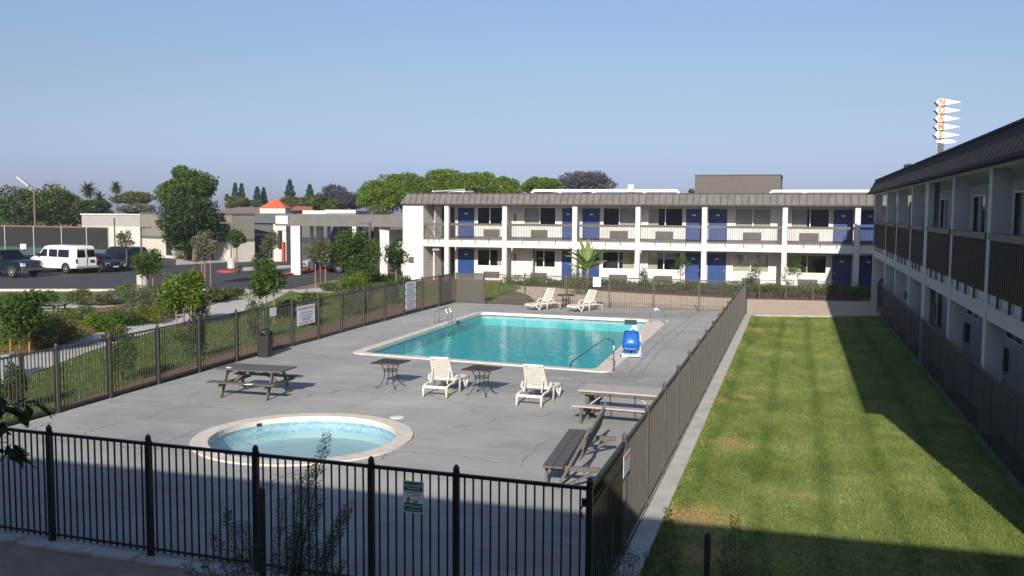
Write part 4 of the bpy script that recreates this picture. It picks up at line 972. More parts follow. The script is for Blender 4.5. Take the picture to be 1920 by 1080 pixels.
for i,(a,b_) in enumerate(LW): W.window(a,b_,1.35,2.35,[(a,a+(b_-a)*.5)] if i%2 else [])
for a,b_ in LD: W.door(a,b_,.06,2.2,m=DBROWN)
for px in (1822,1895,1757): a=ay(px); W.ac(a-.5,a+.4,.35,1.0)
for y in yc: W.mb().box(y,y+.36,0,.40,-.02,6.1).build('column',WHITE_SHADED,t,bevel=.015)
W.mb().box(34.5-.46,34.5-.004,0,.18,-.02,6.1).build('column',WHITE_SHADED,t)
ys=sorted(yc); e_=[near]+[x for y in ys for x in (y,y+.36)]
for i in range(1,len(e_)-2,2):
    a,b_=e_[i+1]+.003,e_[i+2]-.003
    if i//2>=len(ys)-1: continue
for y0_,y1_ in zip(ys,ys[1:]):
    a,b_=y0_+.363,y1_-.003
    if abs(y1_-34.5)<.01: b_-=.46
    W.mb().box(a,b_,.06,2.0,3.0,3.27).box(a,b_,.02,.2,2.62,3.0).box(a,b_,.0,.06,2.9,2.96).build('balcony_slab',WHITE_SHADED,t)
    p=W.mb(); p.box(a,b_,-.04,.10,4.42,4.58); n=int((b_-a)/.10)
    for k in range(n+1): x=a+.02+(b_-a-.04)*k/n; q_=.018*(k%2); p.box(x-.017,x+.017,-.01+q_,.04+q_,3.22,4.42)
    p.box(a,b_,.055,.085,3.28,3.36)
    for k in range(3): x=a+(b_-a)*(k+1)/4; p.box(x-.045,x+.045,-.03,.018,2.98,3.30)
    p.build('railing',BROWN_SHADED,t)
W.mb().box(far-.06,far,.4,2.0,3.0,3.27).build('balcony_slab',WHITE_SHADED,t)
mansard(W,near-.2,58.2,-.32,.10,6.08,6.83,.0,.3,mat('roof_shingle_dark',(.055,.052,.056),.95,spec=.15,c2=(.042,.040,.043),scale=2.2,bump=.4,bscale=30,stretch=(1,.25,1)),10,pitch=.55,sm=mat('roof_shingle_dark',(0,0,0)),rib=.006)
W.mb().box(near,far,.02,2.0,6.02,6.08).build('soffit',WHITE_SHADED,t)
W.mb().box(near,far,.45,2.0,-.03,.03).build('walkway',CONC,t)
W.mb().box(near-.02,near+.1,.0,9,-.02,6.08).box(far-.1,far,2.0,10,-.02,6.08).build('end_wall',WHITE_SHADED,t)
# mesh screens between columns (own fence)
f=thing('screen_fence','dark see-through mesh privacy screen along the foot of the right motel wing','fence',(X0-.03,30,0))
prev=12.0
segs=[(12.4,34.55),(34.95,50.6)]
for a,b_ in segs:
    n=max(1,round((b_-a)/2.4))
    for i in range(n):
        u=a+(b_-a)*i/n;v=a+(b_-a)*(i+1)/n; MB().box(X0-.045,X0-.04,u+.02,v-.02,.03,1.50).build('mesh_panel',SCRD,f)
        MB().box(X0-.05,X0-.03,u-.012,u+.012,0,1.52).build('post',BLACKM,f)
    MB().box(X0-.055,X0-.03,a,b_,1.50,1.53).build('top_rail',BLACKM,f)
for (a,b_,lab) in (((4.05,50.9),(4.9,57.0),'short dark mesh fence closing the gap between the right wing and the tan path'),):
    f=thing('screen_fence',lab,'fence',(*a,0)); MB().obox((*a,.78),(*b_,.78),.01,1.5).build('mesh_panel',SCRD,f); 
    for q in lin(a,b_,3): MB().box(q[0]-.02,q[0]+.02,q[1]-.02,q[1]+.02,0,1.56).build('post',BLACKM,f)
    MB().obox((*a,1.55),(*b_,1.55),.03,.03).build('top_rail',BLACKM,f)
# wire fence beyond
f=thing('wire_fence','thin dark wire rail in front of the planting bed of the back wing','fence',(-2.0,56.8,0))
for q in lin((-1.9,56.6),(4.0,57.2),4): MB().box(q[0]-.02,q[0]+.02,q[1]-.02,q[1]+.02,0,1.1).build('post',FENCE,f)
MB().obox((-1.9,56.6,1.1),(4.0,57.2,1.1),.03,.03).build('top_rail',FENCE,f)
# ---- the wing the photographer stands on (behind the camera, casts the foreground shade)
t=thing('motel_wing','two storey motel wing from whose balcony the view is taken, shading the foreground','building',(0,-1.6,0))
MB().box(-60,12,-9,-1.6,-.02,6.1).build('wall',WHITE,t)
MB().box(-60,12,-1.6,.25,3.0,3.27).build('balcony_slab',WHITE,t)
p=MB(); p.add([(-60,.95,6.1),(12,.95,6.1),(12,.55,6.9),(-60,.55,6.9),(-60,-10,6.1),(12,-10,6.1),(12,-10,6.9),(-60,-10,6.9)],[(0,1,2,3),(0,3,7,4),(1,5,6,2),(3,2,6,7),(0,4,5,1),(4,7,6,5)]); p.build('roof',MT['roof_shingle_dark'],t)
for x in (-12,-7.2,-2.4,2.2): MB().box(x,x+.35,-.15,.2,-.02,6.1).build('column',WHITE,t)
# ================================================================ parking side buildings
def bx_between(p,q,depth,z0,z1):
    """box whose front face runs p->q on the ground, extending depth away from camera"""
    p=Vector((p[0],p[1],0));q=Vector((q[0],q[1],0)); d=(q-p).normalized(); n=Vector((-d.y,d.x,0)); 
    if n.dot(VF)<0: n=-n
    return p,q,d,n
def wallbox(m_,p,q,depth,z0,z1,grow=0,out=0):
    p,q,d,n=bx_between(p,q,depth,z0,z1); p=p-d*grow-n*out;q=q+d*grow-n*out; pts=[p,q,q+n*(depth+2*out),p+n*(depth+2*out)]
    m_.prism([(v.x,v.y) for v in pts],z0,z1); return m_
def hz(px,py,dp): return DP(px,py,dp).z
# white warehouse
a=DP(155,470,104);b_=DP(264,470,101);c=DP(310,470,109)
t=thing('warehouse','white flat roofed warehouse with grey band behind the parked cars','building',(b_.x,b_.y,0))
zt=hz(200,403,103); n1=(b_-a).normalized()
m=MB(); m.prism([(a.x,a.y),(b_.x,b_.y),(b_.x+VF.x*25+8,b_.y+VF.y*25),(a.x+VF.x*25,a.y+VF.y*25)],-.02,zt*.72); m.build('lower_wall',CREAM,t)
m=MB(); m.prism([(a.x,a.y),(b_.x,b_.y),(b_.x+VF.x*25+8,b_.y+VF.y*25),(a.x+VF.x*25,a.y+VF.y*25)],zt*.72,zt); m.build('upper_wall',mat('pale_grey_band',(.36,.35,.33),.85),t)
m=MB(); wallbox(m,a,b_,.4,zt,zt+.14,.1,.1); m.build('parapet_cap',WHITE,t)
g=a.lerp(b_,.57); MB().obox((g.x-VF.x*.06,g.y-VF.y*.06,0),(g.x-VF.x*.06,g.y-VF.y*.06,zt-.3),.12,.12).build('downpipe',GREYW,t)
t=thing('warehouse','beige stucco building with grey stripe directly behind the big central tree','building',(b_.x,b_.y,0))
a2=DP(264,470,100.5)+VR*.05;b2=DP(436,470,90); zt2=hz(300,401,99)
for nm,z0,z1,mm in (('lower_wall',-.02,1.9,CREAM),('stripe',1.9,2.2,GREYW),('upper_wall',2.2,zt2,BEIGEW)):
    m=MB(); wallbox(m,a2,b2,2.5,z0,z1); m.build(nm,mm,t)
m=MB(); wallbox(m,a2,b2,2.5,zt2,zt2+.15,.08,.08); m.build('parapet_cap',GREYW,t)
p_,q_,d_,n_=bx_between(a2,b2,1,0,1)
for u,c_,mm in ((.33,.5,DARKIN),(.80,.14,REDK)):
    g=p_.lerp(q_,u); m=MB(); m.obox(g-n_*.03-d_*c_+Vector((0,0,1.1)),g-n_*.03+d_*c_+Vector((0,0,1.1)),.06,2.2 if c_<.3 else 1.6); m.build('opening' if c_>.3 else 'red_post',mm,t)
# grey hall right of the tree
t=thing('store_building','grey stucco hall with sloping dark roof between the central tree and the carport','building',(-52,84,0))
a3=DP(430,470,98);b3=DP(520,470,96); zr=hz(470,418,97)
m=MB(); wallbox(m,a3,b3,18,-.02,zr*.66); m.build('lower_wall',GREYW,t)
m=MB(); wallbox(m,a3,b3,18,zr*.66,zr*.70,0,.06); m.build('ledge',CREAM,t)
m=MB(); wallbox(m,a3,b3,18,zr*.70,zr); m.build('upper_wall',GREYW,t)
p_,q_,d_,n_=bx_between(a3,b3,18,0,1); zt_=hz(470,400,97)
m=MB(); m.add([p_-n_*.3+Vector((0,0,zr)),q_-n_*.3+Vector((0,0,zr)),q_+n_*3+Vector((0,0,zt_)),p_+n_*3+Vector((0,0,zt_)),p_+n_*18+Vector((0,0,zr)),q_+n_*18+Vector((0,0,zr))],[(0,1,2,3),(3,2,5,4),(0,3,4),(1,5,2)]); m.build('roof',mat('grey_sheet_roof',(.16,.16,.165),.7),t)
# low beige pillar building with red post (x 520-540)
a4=DP(513,470,92);b4=DP(590,470,92)
t=thing('store_building','small cream building with a red post seen through the carport','building',(a4.x,a4.y,0))
MBw=MB(); wallbox(MBw,a4,DP(537,470,92),6,-.02,hz(520,420,92)); MBw.build('wall',CREAM,t)
m=MB(); wallbox(m,a4,DP(537,470,92),6,hz(520,432,92),hz(520,429,92),0,.08); m.build('ledge',WHITE,t)
g=DP(531,470,91.8); MB().cyl((g.x,g.y),.16,0,1.9,12).build('red_post',REDK,t); MB().cyl((g.x-.35,g.y),.2,1.3,3.0,10).build('dark_post',BLACKM,t)
# tan roof houses behind
t=thing('house','low house with brown shingle roof behind the grey hall','building',DP(440,470,150)*1.0); t.location.z=0
m=MB(); wallbox(m,DP(395,470,150),DP(500,470,150),16,-.02,hz(440,400,150)); m.build('wall',BEIGEW,t)
p_,q_,d_,n_=bx_between(DP(385,470,150),DP(512,470,150),16,0,1); z0=hz(440,401,150);z1=hz(440,388,150)
m=MB(); m.add([p_-n_+Vector((0,0,z0)),q_-n_+Vector((0,0,z0)),q_-d_*3+n_*8+Vector((0,0,z1)),p_+d_*3+n_*8+Vector((0,0,z1)),p_+n_*17+Vector((0,0,z0)),q_+n_*17+Vector((0,0,z0))],[(0,1,2,3),(3,2,5,4),(0,3,4),(1,5,2)]); m.build('roof',mat('brown_shingle',(.26,.19,.15),.85,c2=(.2,.15,.12)),t)
t=thing('house','wide house with reddish brown roof right of the orange pyramid tower','building',DP(600,470,140)); t.location.z=0
m=MB(); wallbox(m,DP(545,470,140),DP(660,470,140),12,-.02,hz(600,397,140)); m.build('wall',BEIGEW,t)
p_,q_,d_,n_=bx_between(DP(538,470,140),DP(575,470,140),12,0,1); z0=hz(600,395,140);z1=hz(600,386,140);q_=DP(632,470,140);q_.z=0
m=MB(); m.add([p_-n_+Vector((0,0,z0)),q_-n_+Vector((0,0,z0)),q_-d_*4+n_*6+Vector((0,0,z1-.2)),p_+d_*.2+n_*6+Vector((0,0,z1)),p_+n_*13+Vector((0,0,z0)),q_+n_*13+Vector((0,0,z0))],[(0,1,2,3),(3,2,5,4),(0,3,4),(1,5,2)]); m.build('roof',mat('rust_tile',(.42,.17,.09),.85,c2=(.30,.12,.07),scale=6),t)
# orange pyramid tower
g=DP(512,470,125); t=thing('tower','cream tower block with a bright orange pyramid roof','building',(g.x,g.y,0),YAW)
s=(536-488)/2*125/FPX; z0=hz(512,390,125);z1=hz(512,374,125)
MB().box(-s,s,0,2*s,-.02,z0).build('wall',CREAM,t,world=False); m=MB(); e=s+.12
m.add([(-e,-.12,z0),(e,-.12,z0),(e,2*s+.12,z0),(-e,2*s+.12,z0),(-.18,s,z1),(.18,s,z1)],[(0,1,5,4),(1,2,5),(2,3,4,5),(3,0,4),(0,3,2,1)]); m.build('roof',mat('orange_roof',(.72,.13,.05),.6,c2=(.62,.11,.05)),t,world=False)
# white long flat roof behind carport
t=thing('store_building','long low white parapet building visible above the carport roof','building',DP(640,470,110)); t.location.z=0
m=MB(); wallbox(m,DP(568,470,110),DP(668,470,110),12,-.02,hz(640,395,110)); m.build('wall',WHITE,t)
m=MB(); wallbox(m,DP(610,470,109.8),DP(667,470,109.8),1,hz(640,399,110),hz(640,393.5,110)); m.build('parapet',WPL,t)
# carport / porte cochere
cL=DP(515,470,74);cR=DP(770,470,71)
t=thing('entrance_canopy','flat roofed drive-through canopy with dark fascia and white columns','canopy',(cL.x,cL.y,0))
zb=hz(600,424,73);ztp=hz(600,402,73); p_,q_,d_,n_=bx_between(cL,cR,1,0,1)
Z=lambda v,z:Vector((v.x,v.y,z))
m=MB(); D=9; m.add([Z(p_,zb),Z(q_,zb),Z(q_+n_*.35,ztp),Z(p_+n_*.35+d_*.35,ztp),Z(p_+n_*D,zb),Z(q_+n_*D,zb),Z(q_+n_*(D-.3),ztp),Z(p_+n_*(D-.3)+d_*.35,ztp)],[(0,1,2,3),(0,3,7,4),(1,5,6,2),(3,2,6,7),(0,4,5,1),(4,7,6,5)])
m.build('fascia',mat('canopy_fascia',(.135,.127,.122),.75,c2=(.115,.108,.104),scale=2),t)
sg=p_.lerp(q_,.055)+n_*.02; 
m=MB(); m.obox(Z(p_+d_*.10+n_*.12-n_*.05,(zb+ztp)/2+.02),Z(p_+d_*1.12+n_*.12-n_*.05,(zb+ztp)/2+.02),.05,.60); sgn=m.build('sign_panel',SIGNW,t)
m=MB(); rg=random.Random(2)
for i in range(5):
    u=.25+.18*i; 
    if i==3: continue
    m.obox(Z(p_+d_*u+n_*.03,(zb+ztp)/2-.04),Z(p_+d_*(u+.09)+n_*.03,(zb+ztp)/2-.04),.015,.26)
o=m.build('lettering',mat('pale_grey_letter',(.55,.56,.58)),sgn,world=False); o.matrix_parent_inverse=Matrix.Translation(-t.location)
for k,(px,dd,wd) in enumerate(((556,73.5,.72),(600,80,.5),(722,72.5,.7),(585,77,.25),(636,80,.3),(706,80,.35),(617,81.5,.25))):
    g=DP(px,470,dd); m=MB(); m.obox(Z(g-VR*wd/2,zb/2),Z(g+VR*wd/2,zb/2),wd,zb); m.build('column',WHITE,t)
for px in (617,641,700):
    g=DP(px,440,79); MB().lathe((g.x,g.y,2.2),[(.02,0),(.16,.06),(.2,.2),(.14,.36),(.02,.4)],10).build('globe_lamp',WPL,t)
lob=thing('lobby_building','white single storey lobby block under the rear of the entrance canopy','building',DP(650,470,84)); lob.location.z=0
a_=DP(560,470,84);b_=DP(632,470,84); m=MB(); wallbox(m,a_,b_,8,-.02,zb); m.build('wall',GREYW,lob)
for u in (.1,.3,.5,.7,.9):
    g=a_.lerp(b_,u); m=MB(); m.obox(Z(g-VR*.35-VF*.05,1.5),Z(g+VR*.35-VF*.05,1.5),.05,2.2); m.build('window',GLASS,lob)
# block joining the canopy and the back wing
a_=DP(722,470,75);b_=DP(770,470,73); m=MB(); wallbox(m,a_,b_,5,-.02,zb*.92); o=m.build('wall',WHITE,lob)
# tennis court screens
t=thing('court_fence','tall court fence with dark upper screens and green lower windscreen behind the parking','fence',DP(100,470,100)); t.location.z=0
pts=[(-400,116),(-250,110),(-100,105),(11,101),(65,99),(117,97),(164,95.5),(205,94)]
pp=[DP(px,470,d) for px,d in pts]; zt_=hz(60,424,100); zm=hz(60,463,100)
for a_,b_ in zip(pp,pp[1:]):
    for z0,z1,mm,nm in ((.1,zm,SCRG,'green_screen'),(zm,zt_,SCRB,'dark_screen')):
        m=MB(); m.quad(Z(a_,z0),Z(b_,z0),Z(b_,z1),Z(a_,z1)); m.build(nm,mm,t,recalc=False)
    MB().obox(Z(a_-VF*.03,zt_),Z(b_-VF*.03,zt_),.05,.12).build('top_rail',mat('rust_rail',(.22,.13,.09),.8),t)
for a_ in pp: MB().cyl((a_.x-VF.x*.1,a_.y-VF.y*.1),.05,0,zt_+.05,8).build('post',mat('galvanised_post',(.42,.44,.42),.6),t)
g=DP(48,462,99.8); signboard('court_sign','small pale square sign on the dark court fence screen','sign',(g.x-VF.x*.5,g.y-VF.y*.5,g.z),VR,.62,.55,SIGNW,[])
# ================================================================ lamp posts and sign tower
def lamp(label,px,py,dp,head,h,arm=1.2,m=BROWN,r=.06):
    b_=G(px,py) if dp is None else Z(DP(px,470,dp),0)
    t=thing('street_lamp',label,'street lamp',b_)
    MB().tube([(0,0,0),(0,0,h)],[r,r*.7],8).build('pole',m,t,world=False)
    m_=MB(); v=Vector((VR.x,VR.y,0))*arm; m_.obox(Vector((0,0,h)),v+Vector((0,0,h+.02)),.14,.09); m_.build('lamp_head',m,t,world=False); return t
lamp('slim dark lamp post with a box head behind the far pool fence',998,523,None,None,0,0) if False else None
b_=G(1000,528); hh=DP(998,451,dep(b_)).z
t=thing('street_lamp','dark square lamp post with a flat arm standing beyond the far pool fence','street lamp',b_)
MB().box(-.05,.05,-.05,.05,0,hh).build('pole',BROWN,t,world=False); MB().box(-.25,.25,-.25,.25,0,.18).build('base',BROWN,t,world=False,bevel=.02)
MB().box(-.85,.06,-.10,.10,hh,hh+.09).build('lamp_head',BROWN,t,world=False)
g=DP(50,470,112); hh=hz(45,348,112)
t=thing('street_lamp','tall court floodlight on a rusty pole above the left trees','street lamp',Z(g,0))
MB().tube([(VR.x*1.1,VR.y*1.1,0),(VR.x*1.1,VR.y*1.1,hh*.96),(VR.x*.8,VR.y*.8,hh)],[.12,.09,.07],8).build('pole',mat('rusty_pole',(.20,.125,.09),.8),t,world=False)
m=MB(); m.obox(VR*.55+Vector((0,0,hh-.05)),VR*-.75+Vector((0,0,hh+1.0)),.5,.2); m.build('floodlight',mat('lamp_grey',(.5,.48,.45),.5),t,world=False)
for (bx_,by_,tx,ty,arm,lab) in ((434,503,431,418,.9,'grey parking lamp on a white concrete drum with red painted base, beside the staked trees'),(267,540,266,427,-.6,'thin parking lamp on a white concrete drum by the garden kerb')):
    b_=G(bx_,by_); dd=dep(b_); hh=DP(tx,ty,dd).z; t=thing('street_lamp',lab,'street lamp',b_)
    MB().lathe((0,0,0),[(.33,0),(.34,.05),(.34,.80),(.30,.86),(.02,.87)],16).build('concrete_base',CONC,t,world=False)
    MB().tube([(0,0,.85),(0,0,hh)],.055,8).build('pole',GREYP,t,world=False)
    m=MB(); m.obox(Vector((0,0,hh)),-VR*arm+Vector((0,0,hh+.02)),.2,.1); m.obox(Vector((0,0,hh)),VR*abs(arm)*.6+Vector((0,0,hh+.02)),.2,.1); m.build('lamp_head',GREYP,t,world=False)
b_=G(428,510); tag(MB().lathe((b_.x,b_.y,0),[(.85,0),(.85,.13),(.80,.15),(.02,.15)],24).build('traffic_island',REDK),'round red painted island around the parking lamp base','traffic island')
m=MB(); k_=[G(*p) for p in ((528,523),(570,512),(620,508),(660,506))]
m.prism([(v.x,v.y) for v in (G(520,522),G(560,513),G(640,505),G(660,500),G(600,500),G(548,510))],-.02,.13); tag(m.build('traffic_island',REDK),'red kerbed island under the left canopy column','traffic island')
g=[G(*p) for p in ((330,497),(480,488),(520,486),(520,478),(330,482))]; tag(MB().prism([(v.x,v.y) for v in g],-.02,.12).build('traffic_island',CONC),'pale kerbed planting island in front of the grey hall','traffic island')
g=[G(*p) for p in ((455,508),(548,502),(548,499),(455,504))]; tag(MB().prism([(v.x,v.y) for v in g],-.02,.12).build('traffic_island',CONC),'narrow pale kerbed island left of the canopy','traffic island')
b_=G(738,508); h_=DP(1,1,1)
b_=G(720,520); hh=DP(693,415,dep(b_)).z; t=thing('street_lamp','dark L-shaped lamp post rising behind the big green bush','street lamp',G(694,535))
MB().box(-.05,.05,-.05,.05,0,hh).build('pole',BROWN,t,world=False); MB().box(-.75,.05,-.09,.09,hh-.09,hh).build('lamp_head',BROWN,t,world=False)
g=G(738,519); t=thing('waste_receptacle','dark round stone clad litter receptacle by the white end wall of the back wing','litter bin',g)
MB().lathe((0,0,0),[(.42,0),(.46,.05),(.46,.82),(.50,.86),(.50,.92),(.12,.98),(.02,.98)],18).build('body',mat('dark_aggregate',(.09,.075,.07),.9,c2=(.05,.045,.04),scale=30),t,world=False)
g=G(757,516); tag(MB().cyl((g.x-.35,g.y-.3),.10,0,1.5,10).build('bollard',REDK),'red bollard post at the left edge of the white end wall','bollard')
# pennant sign tower
g=DPV(1763,300,140); t=thing('roadside_sign','tall pylon sign of five white pennants with orange letters above an oval panel','sign',(g.x,g.y,0))
S=140/FPX; zt_=DPV(1763,188,140).z
MB().box(g.x-.35,g.x+.35,g.y-.3,g.y+.3,0,zt_).build('pylon',mat('pylon_brown',(.07,.06,.06),.6),t)
ux=VR; 
for i,ch in enumerate('NORMS'):
    c=DPV(1762-i*.7,192+15.3*i,140)-VF*.55
    pr=[(-10.5,0),(-3.5,7),(4.5,6),(36,0.3),(36,-.3),(4.5,-6),(-3.5,-7)]
    m=MB(); v=[c+ux*(x*S)+Vector((0,0,z*S)) for x,z in pr]; n=len(v); bk=[q+VF*.5 for q in v]
    m.add(v+bk,[tuple(range(n)),tuple(range(n,2*n))[::-1]]+[(k,(k+1)%n,n+(k+1)%n,n+k) for k in range(n)])
    pn=m.build('pennant',WPL,t)
    m=MB(); v2=[c+ux*((x-1.2)*S)+VF*.12+Vector((0,0,(z-1.2)*S)) for x,z in [(-10.5,0),(-3.5,7),(-3.5,-7)]]; bk=[q+VF*.3 for q in v2]; m.add(v2+bk,[(0,1,2),(5,4,3),(0,1,4,3),(1,2,5,4),(2,0,3,5)]); o=m.build('return_edge',BLACKM,pn,world=False); o.matrix_parent_inverse=Matrix.Translation(-t.location)
    L_=Vector(c-VF*.03+ux*(1.2*S))-t.location
    Mx=Matrix(((VR.x,0,-VF.x,L_.x),(VR.y,0,-VF.y,L_.y),(0,1,0,L_.z),(0,0,0,1)))
    textobj(ch,15.5*S,ORNG,pn,Mx,ext=.02,off=.045,sx=.95).location=(0,0,0)
    MB().box(c.x-.2,c.x+.2,c.y-.05,c.y+.5,c.z-8.5*S,c.z-6*S).build('spacer',BLACKM,t)
c=DPV(1771,265.5,140)-VF*.4; m=MB(); v=[c+ux*(math.cos(a)*19*S)+Vector((0,0,math.sin(a)*3.6*S)) for a in [2*math.pi*k/28 for k in range(28)]]; bk=[q+VF*.4 for q in v]
m.add(v+bk,[tuple(range(28)),tuple(range(28,56))[::-1]]+[(k,(k+1)%28,28+(k+1)%28,28+k) for k in range(28)]); m.build('oval_panel',WPL,t)
# ================================================================ vehicles (local +x = front, z up)
def paint(name,c,rough=.25,met=0):
    m=mat(name,c,rough,met,c2=tuple(v*.92 for v in c),scale=.8); b=m.node_tree.nodes['Principled BSDF']; b.inputs['Coat Weight'].default_value=.35; b.inputs['Specular IOR Level'].default_value=.3; b.inputs['Coat Roughness'].default_value=.05; return m
def carbody(name,label,cat,loc,rz,L,Wd,prof,glassz,tumble,paintm,wheels,wr,wins,extra,group=None):
    """prof: side outline (x,z) clockwise incl. bottom; above glassz the width narrows by tumble per metre"""
    t=thing(name,label,cat,loc,rz,group)
    bm=bmesh.new(); n=len(prof)
    def yw(z,x):
        w_=Wd/2; 
        if z>glassz: w_-= (z-glassz)*tumble
        if z<.42: w_-=(.42-z)*.12
        e=min(x-(-L/2),L/2-x); 
        if e<.35: w_-=(.35-e)*.28
        return w_
    # rings across the width for rounding
    us=[-1,-.94,-.5,0,.5,.94,1]; rings=[]
    cx=sum(p[0] for p in prof)/n; cz=sum(p[1] for p in prof)/n
    for u in us:
        sh=1.0 if abs(u)<.95 else .965
        rings.append([bm.verts.new((cx+(p[0]-cx)*(sh if abs(p[1]-cz)>0 else 1),u*yw(p[1],p[0]),cz+(p[1]-cz)*sh + (0.03*(1-u*u) if p[1]>glassz+.3 else 0))) for p in prof])
    for a_,b_ in zip(rings,rings[1:]):
        for k in range(n): bm.faces.new((a_[k],a_[(k+1)%n],b_[(k+1)%n],b_[k]))
    bm.faces.new(rings[0][::-1]); bm.faces.new(rings[-1]); bmesh.ops.recalc_face_normals(bm,faces=bm.faces)
    me=bpy.data.meshes.new('body'); bm.to_mesh(me); bm.free(); me.materials.append(paintm); o=bpy.data.objects.new('body',me); COL.objects.link(o); o.parent=t
    me.polygons.foreach_set('use_smooth',[True]*len(me.polygons)); me.set_sharp_from_angle(angle=R(32))
    for x in wheels:
        for s in (-1,1):
            y=s*(Wd/2-.10)
            wh=MB().lathe((0,0,0),[(wr*.62,-.11),(wr*.93,-.115),(wr,-.07),(wr,.07),(wr*.93,.115),(wr*.62,.11)],22)
            wh.v=[(x+p[0],y+p[2],wr+p[1]) for p in wh.v]; w_=wh.build('wheel',RUB,t,world=False,smooth=True)
            rm=MB().lathe((0,0,0),[(wr*.62,.0),(wr*.62,.105),(wr*.54,.118),(wr*.46,.07),(wr*.22,.085),(wr*.18,.12),(.01,.125)],16)
            rm.v=[(x+p[0],y+s*p[2],wr+p[1]) for p in rm.v]; rm.build('rim',ALLOY,w_,world=False,smooth=True)
            ar=MB(); k=14
            pts=[(x+(wr+.09)*math.cos(math.pi*q/k),s*(Wd/2-.005),wr+(wr+.09)*math.sin(math.pi*q/k)*1.0) for q in range(k+1)]
            ar.tube(pts,.035,6); ar.build('wheel_arch',BLACKP,t,world=False)
            dk_=MB(); c_=[(x+(wr+.07)*math.cos(math.pi*q/k),wr+(wr+.07)*math.sin(math.pi*q/k)) for q in range(k+1)]
            vs=[(p[0],s*(Wd/2-.02),p[1]) for p in c_]+[(p[0],s*(Wd/2+.004),p[1]) for p in c_]; m_=len(c_)
            dk_.add(vs,[tuple(range(m_)),tuple(range(m_,2*m_))[::-1]]+[(q,q+1,m_+q+1,m_+q) for q in range(m_-1)]); dk_.build('wheel_well',BLACKP,t,world=False)
    for poly_ in wins:           # side windows, (x,z) polygons
        for s in (-1,1):
            m_=MB(); v=[(p[0],s*(yw(p[1],p[0])+.006),p[1]) for p in poly_]; v2=[(p[0],s*(yw(p[1],p[0])-.02),p[1]) for p in poly_]; k=len(v)
            m_.add(v+v2,[tuple(range(k)),tuple(range(k,2*k))[::-1]]+[(q,(q+1)%k,k+(q+1)%k,k+q) for q in range(k)]); m_.build('side_window',CARGL,t,world=False)
    extra(t,yw); return t
def qpan(t,nm,m,c,th=.012):   # thin panel from 4 corners
    m_=MB(); a=[Vector(p) for p in c]; n=(a[1]-a[0]).cross(a[2]-a[0]).normalized(); f=[p+n*th for p in a]; b_=[p-n*th for p in a]
    m_.add(f+b_,[(0,1,2,3),(7,6,5,4),(0,4,5,1),(1,5,6,2),(2,6,7,3),(3,7,4,0)]); return m_.build(nm,m,t,world=False)
def heading(al): # angle relative to image right; positive = away from camera
    v=VR*math.cos(al)+VF*math.sin(al); return math.atan2(v.y,v.x)
TAILR=mat('tail_light_red',(.35,.02,.02),.25); HEADL=mat('head_light_glass',(.75,.76,.78),.12); PLATE=mat('plate_white',(.6,.6,.62),.5)
# white van
vp=[(-2.8,.42),(-2.83,.75),(-2.80,1.15),(-2.70,1.95),(-2.5,2.10),(-1.5,2.15),(.5,2.14),(1.05,2.05),(1.75,1.34),(2.45,1.18),(2.78,1.02),(2.84,.6),(2.78,.40),(1,.36),(-1,.36)]
def vx(t,yw):
    for s in (-1,1):
        qpan(t,'rear_window',CARGL,[(-2.735+(.02),s*.10,1.85),(-2.80,s*.10,1.27),(-2.80,s*.80,1.27),(-2.735+.02,s*.74,1.85)])
        qpan(t,'tail_light',TAILR,[(-2.84,s*.99,1.16),(-2.84,s*.88,1.16),(-2.86,s*.88,.82),(-2.86,s*.99,.82)],.02)
        qpan(t,'headlight',HEADL,[(2.84,s*.62,.98),(2.84,s*.9,.98),(2.86,s*.9,.76),(2.86,s*.62,.76)])
        MB().box(1.45,1.6,s*1.02-.0,s*1.02+s*.2,1.28,1.52).build('mirror',BLACKP,t,world=False)
    MB().box(-2.96,-2.80,-.98,.98,.42,.60).build('rear_bumper',mat('grey_bumper',(.30,.30,.31),.5),t,world=False,bevel=.02)
    qpan(t,'number_plate',BLACKP,[(-2.855,-.62,1.05),(-2.87,-.62,.86),(-2.87,-.28,.86),(-2.855,-.28,1.05)],.015)
    MB().box(-2.86,-2.835,-.012,.012,.62,1.98).build('door_seam',GREYP,t,world=False)
    qpan(t,'windscreen',CARGL,[(1.10,-.80,2.0),(1.10,.80,2.0),(1.74,.92,1.37),(1.74,-.92,1.37)])
    MB().box(2.8,2.95,-.95,.95,.38,.6).build('front_bumper',GREYP,t,world=False,bevel=.02)
cg=G(124,513); h=heading(R(151)); ww=[[(-2.45,1.28),(-1.35,1.28),(-1.35,1.82),(-2.4,1.82)],[(-1.2,1.28),(-.05,1.28),(-.05,1.82),(-1.2,1.82)],[(.25,1.28),(1.45,1.28),(1.35,1.42),(.92,1.82),(.25,1.82)]]
ww=[[(-1.95,1.28),(-.72,1.28),(-.72,1.84),(-1.95,1.84)],[(-.58,1.28),(.38,1.28),(.38,1.84),(-.58,1.84)],[(.62,1.28),(1.62,1.28),(1.55,1.36),(1.08,1.84),(.62,1.84)]]
cs=Vector((math.cos(h),math.sin(h),0)); sn=Vector((-math.sin(h),math.cos(h),0))
van=carbody('passenger_van','white passenger van with dark windows and two rear doors parked by the court fence','van',(0,0,0),h,5.7,2.0,vp,1.2,.16,paint('van_white_paint',(.78,.79,.80)),(-1.62,1.85),.37,ww,vx)
van.location=cg+cs*1.62-sn*.95; van.location.z=0
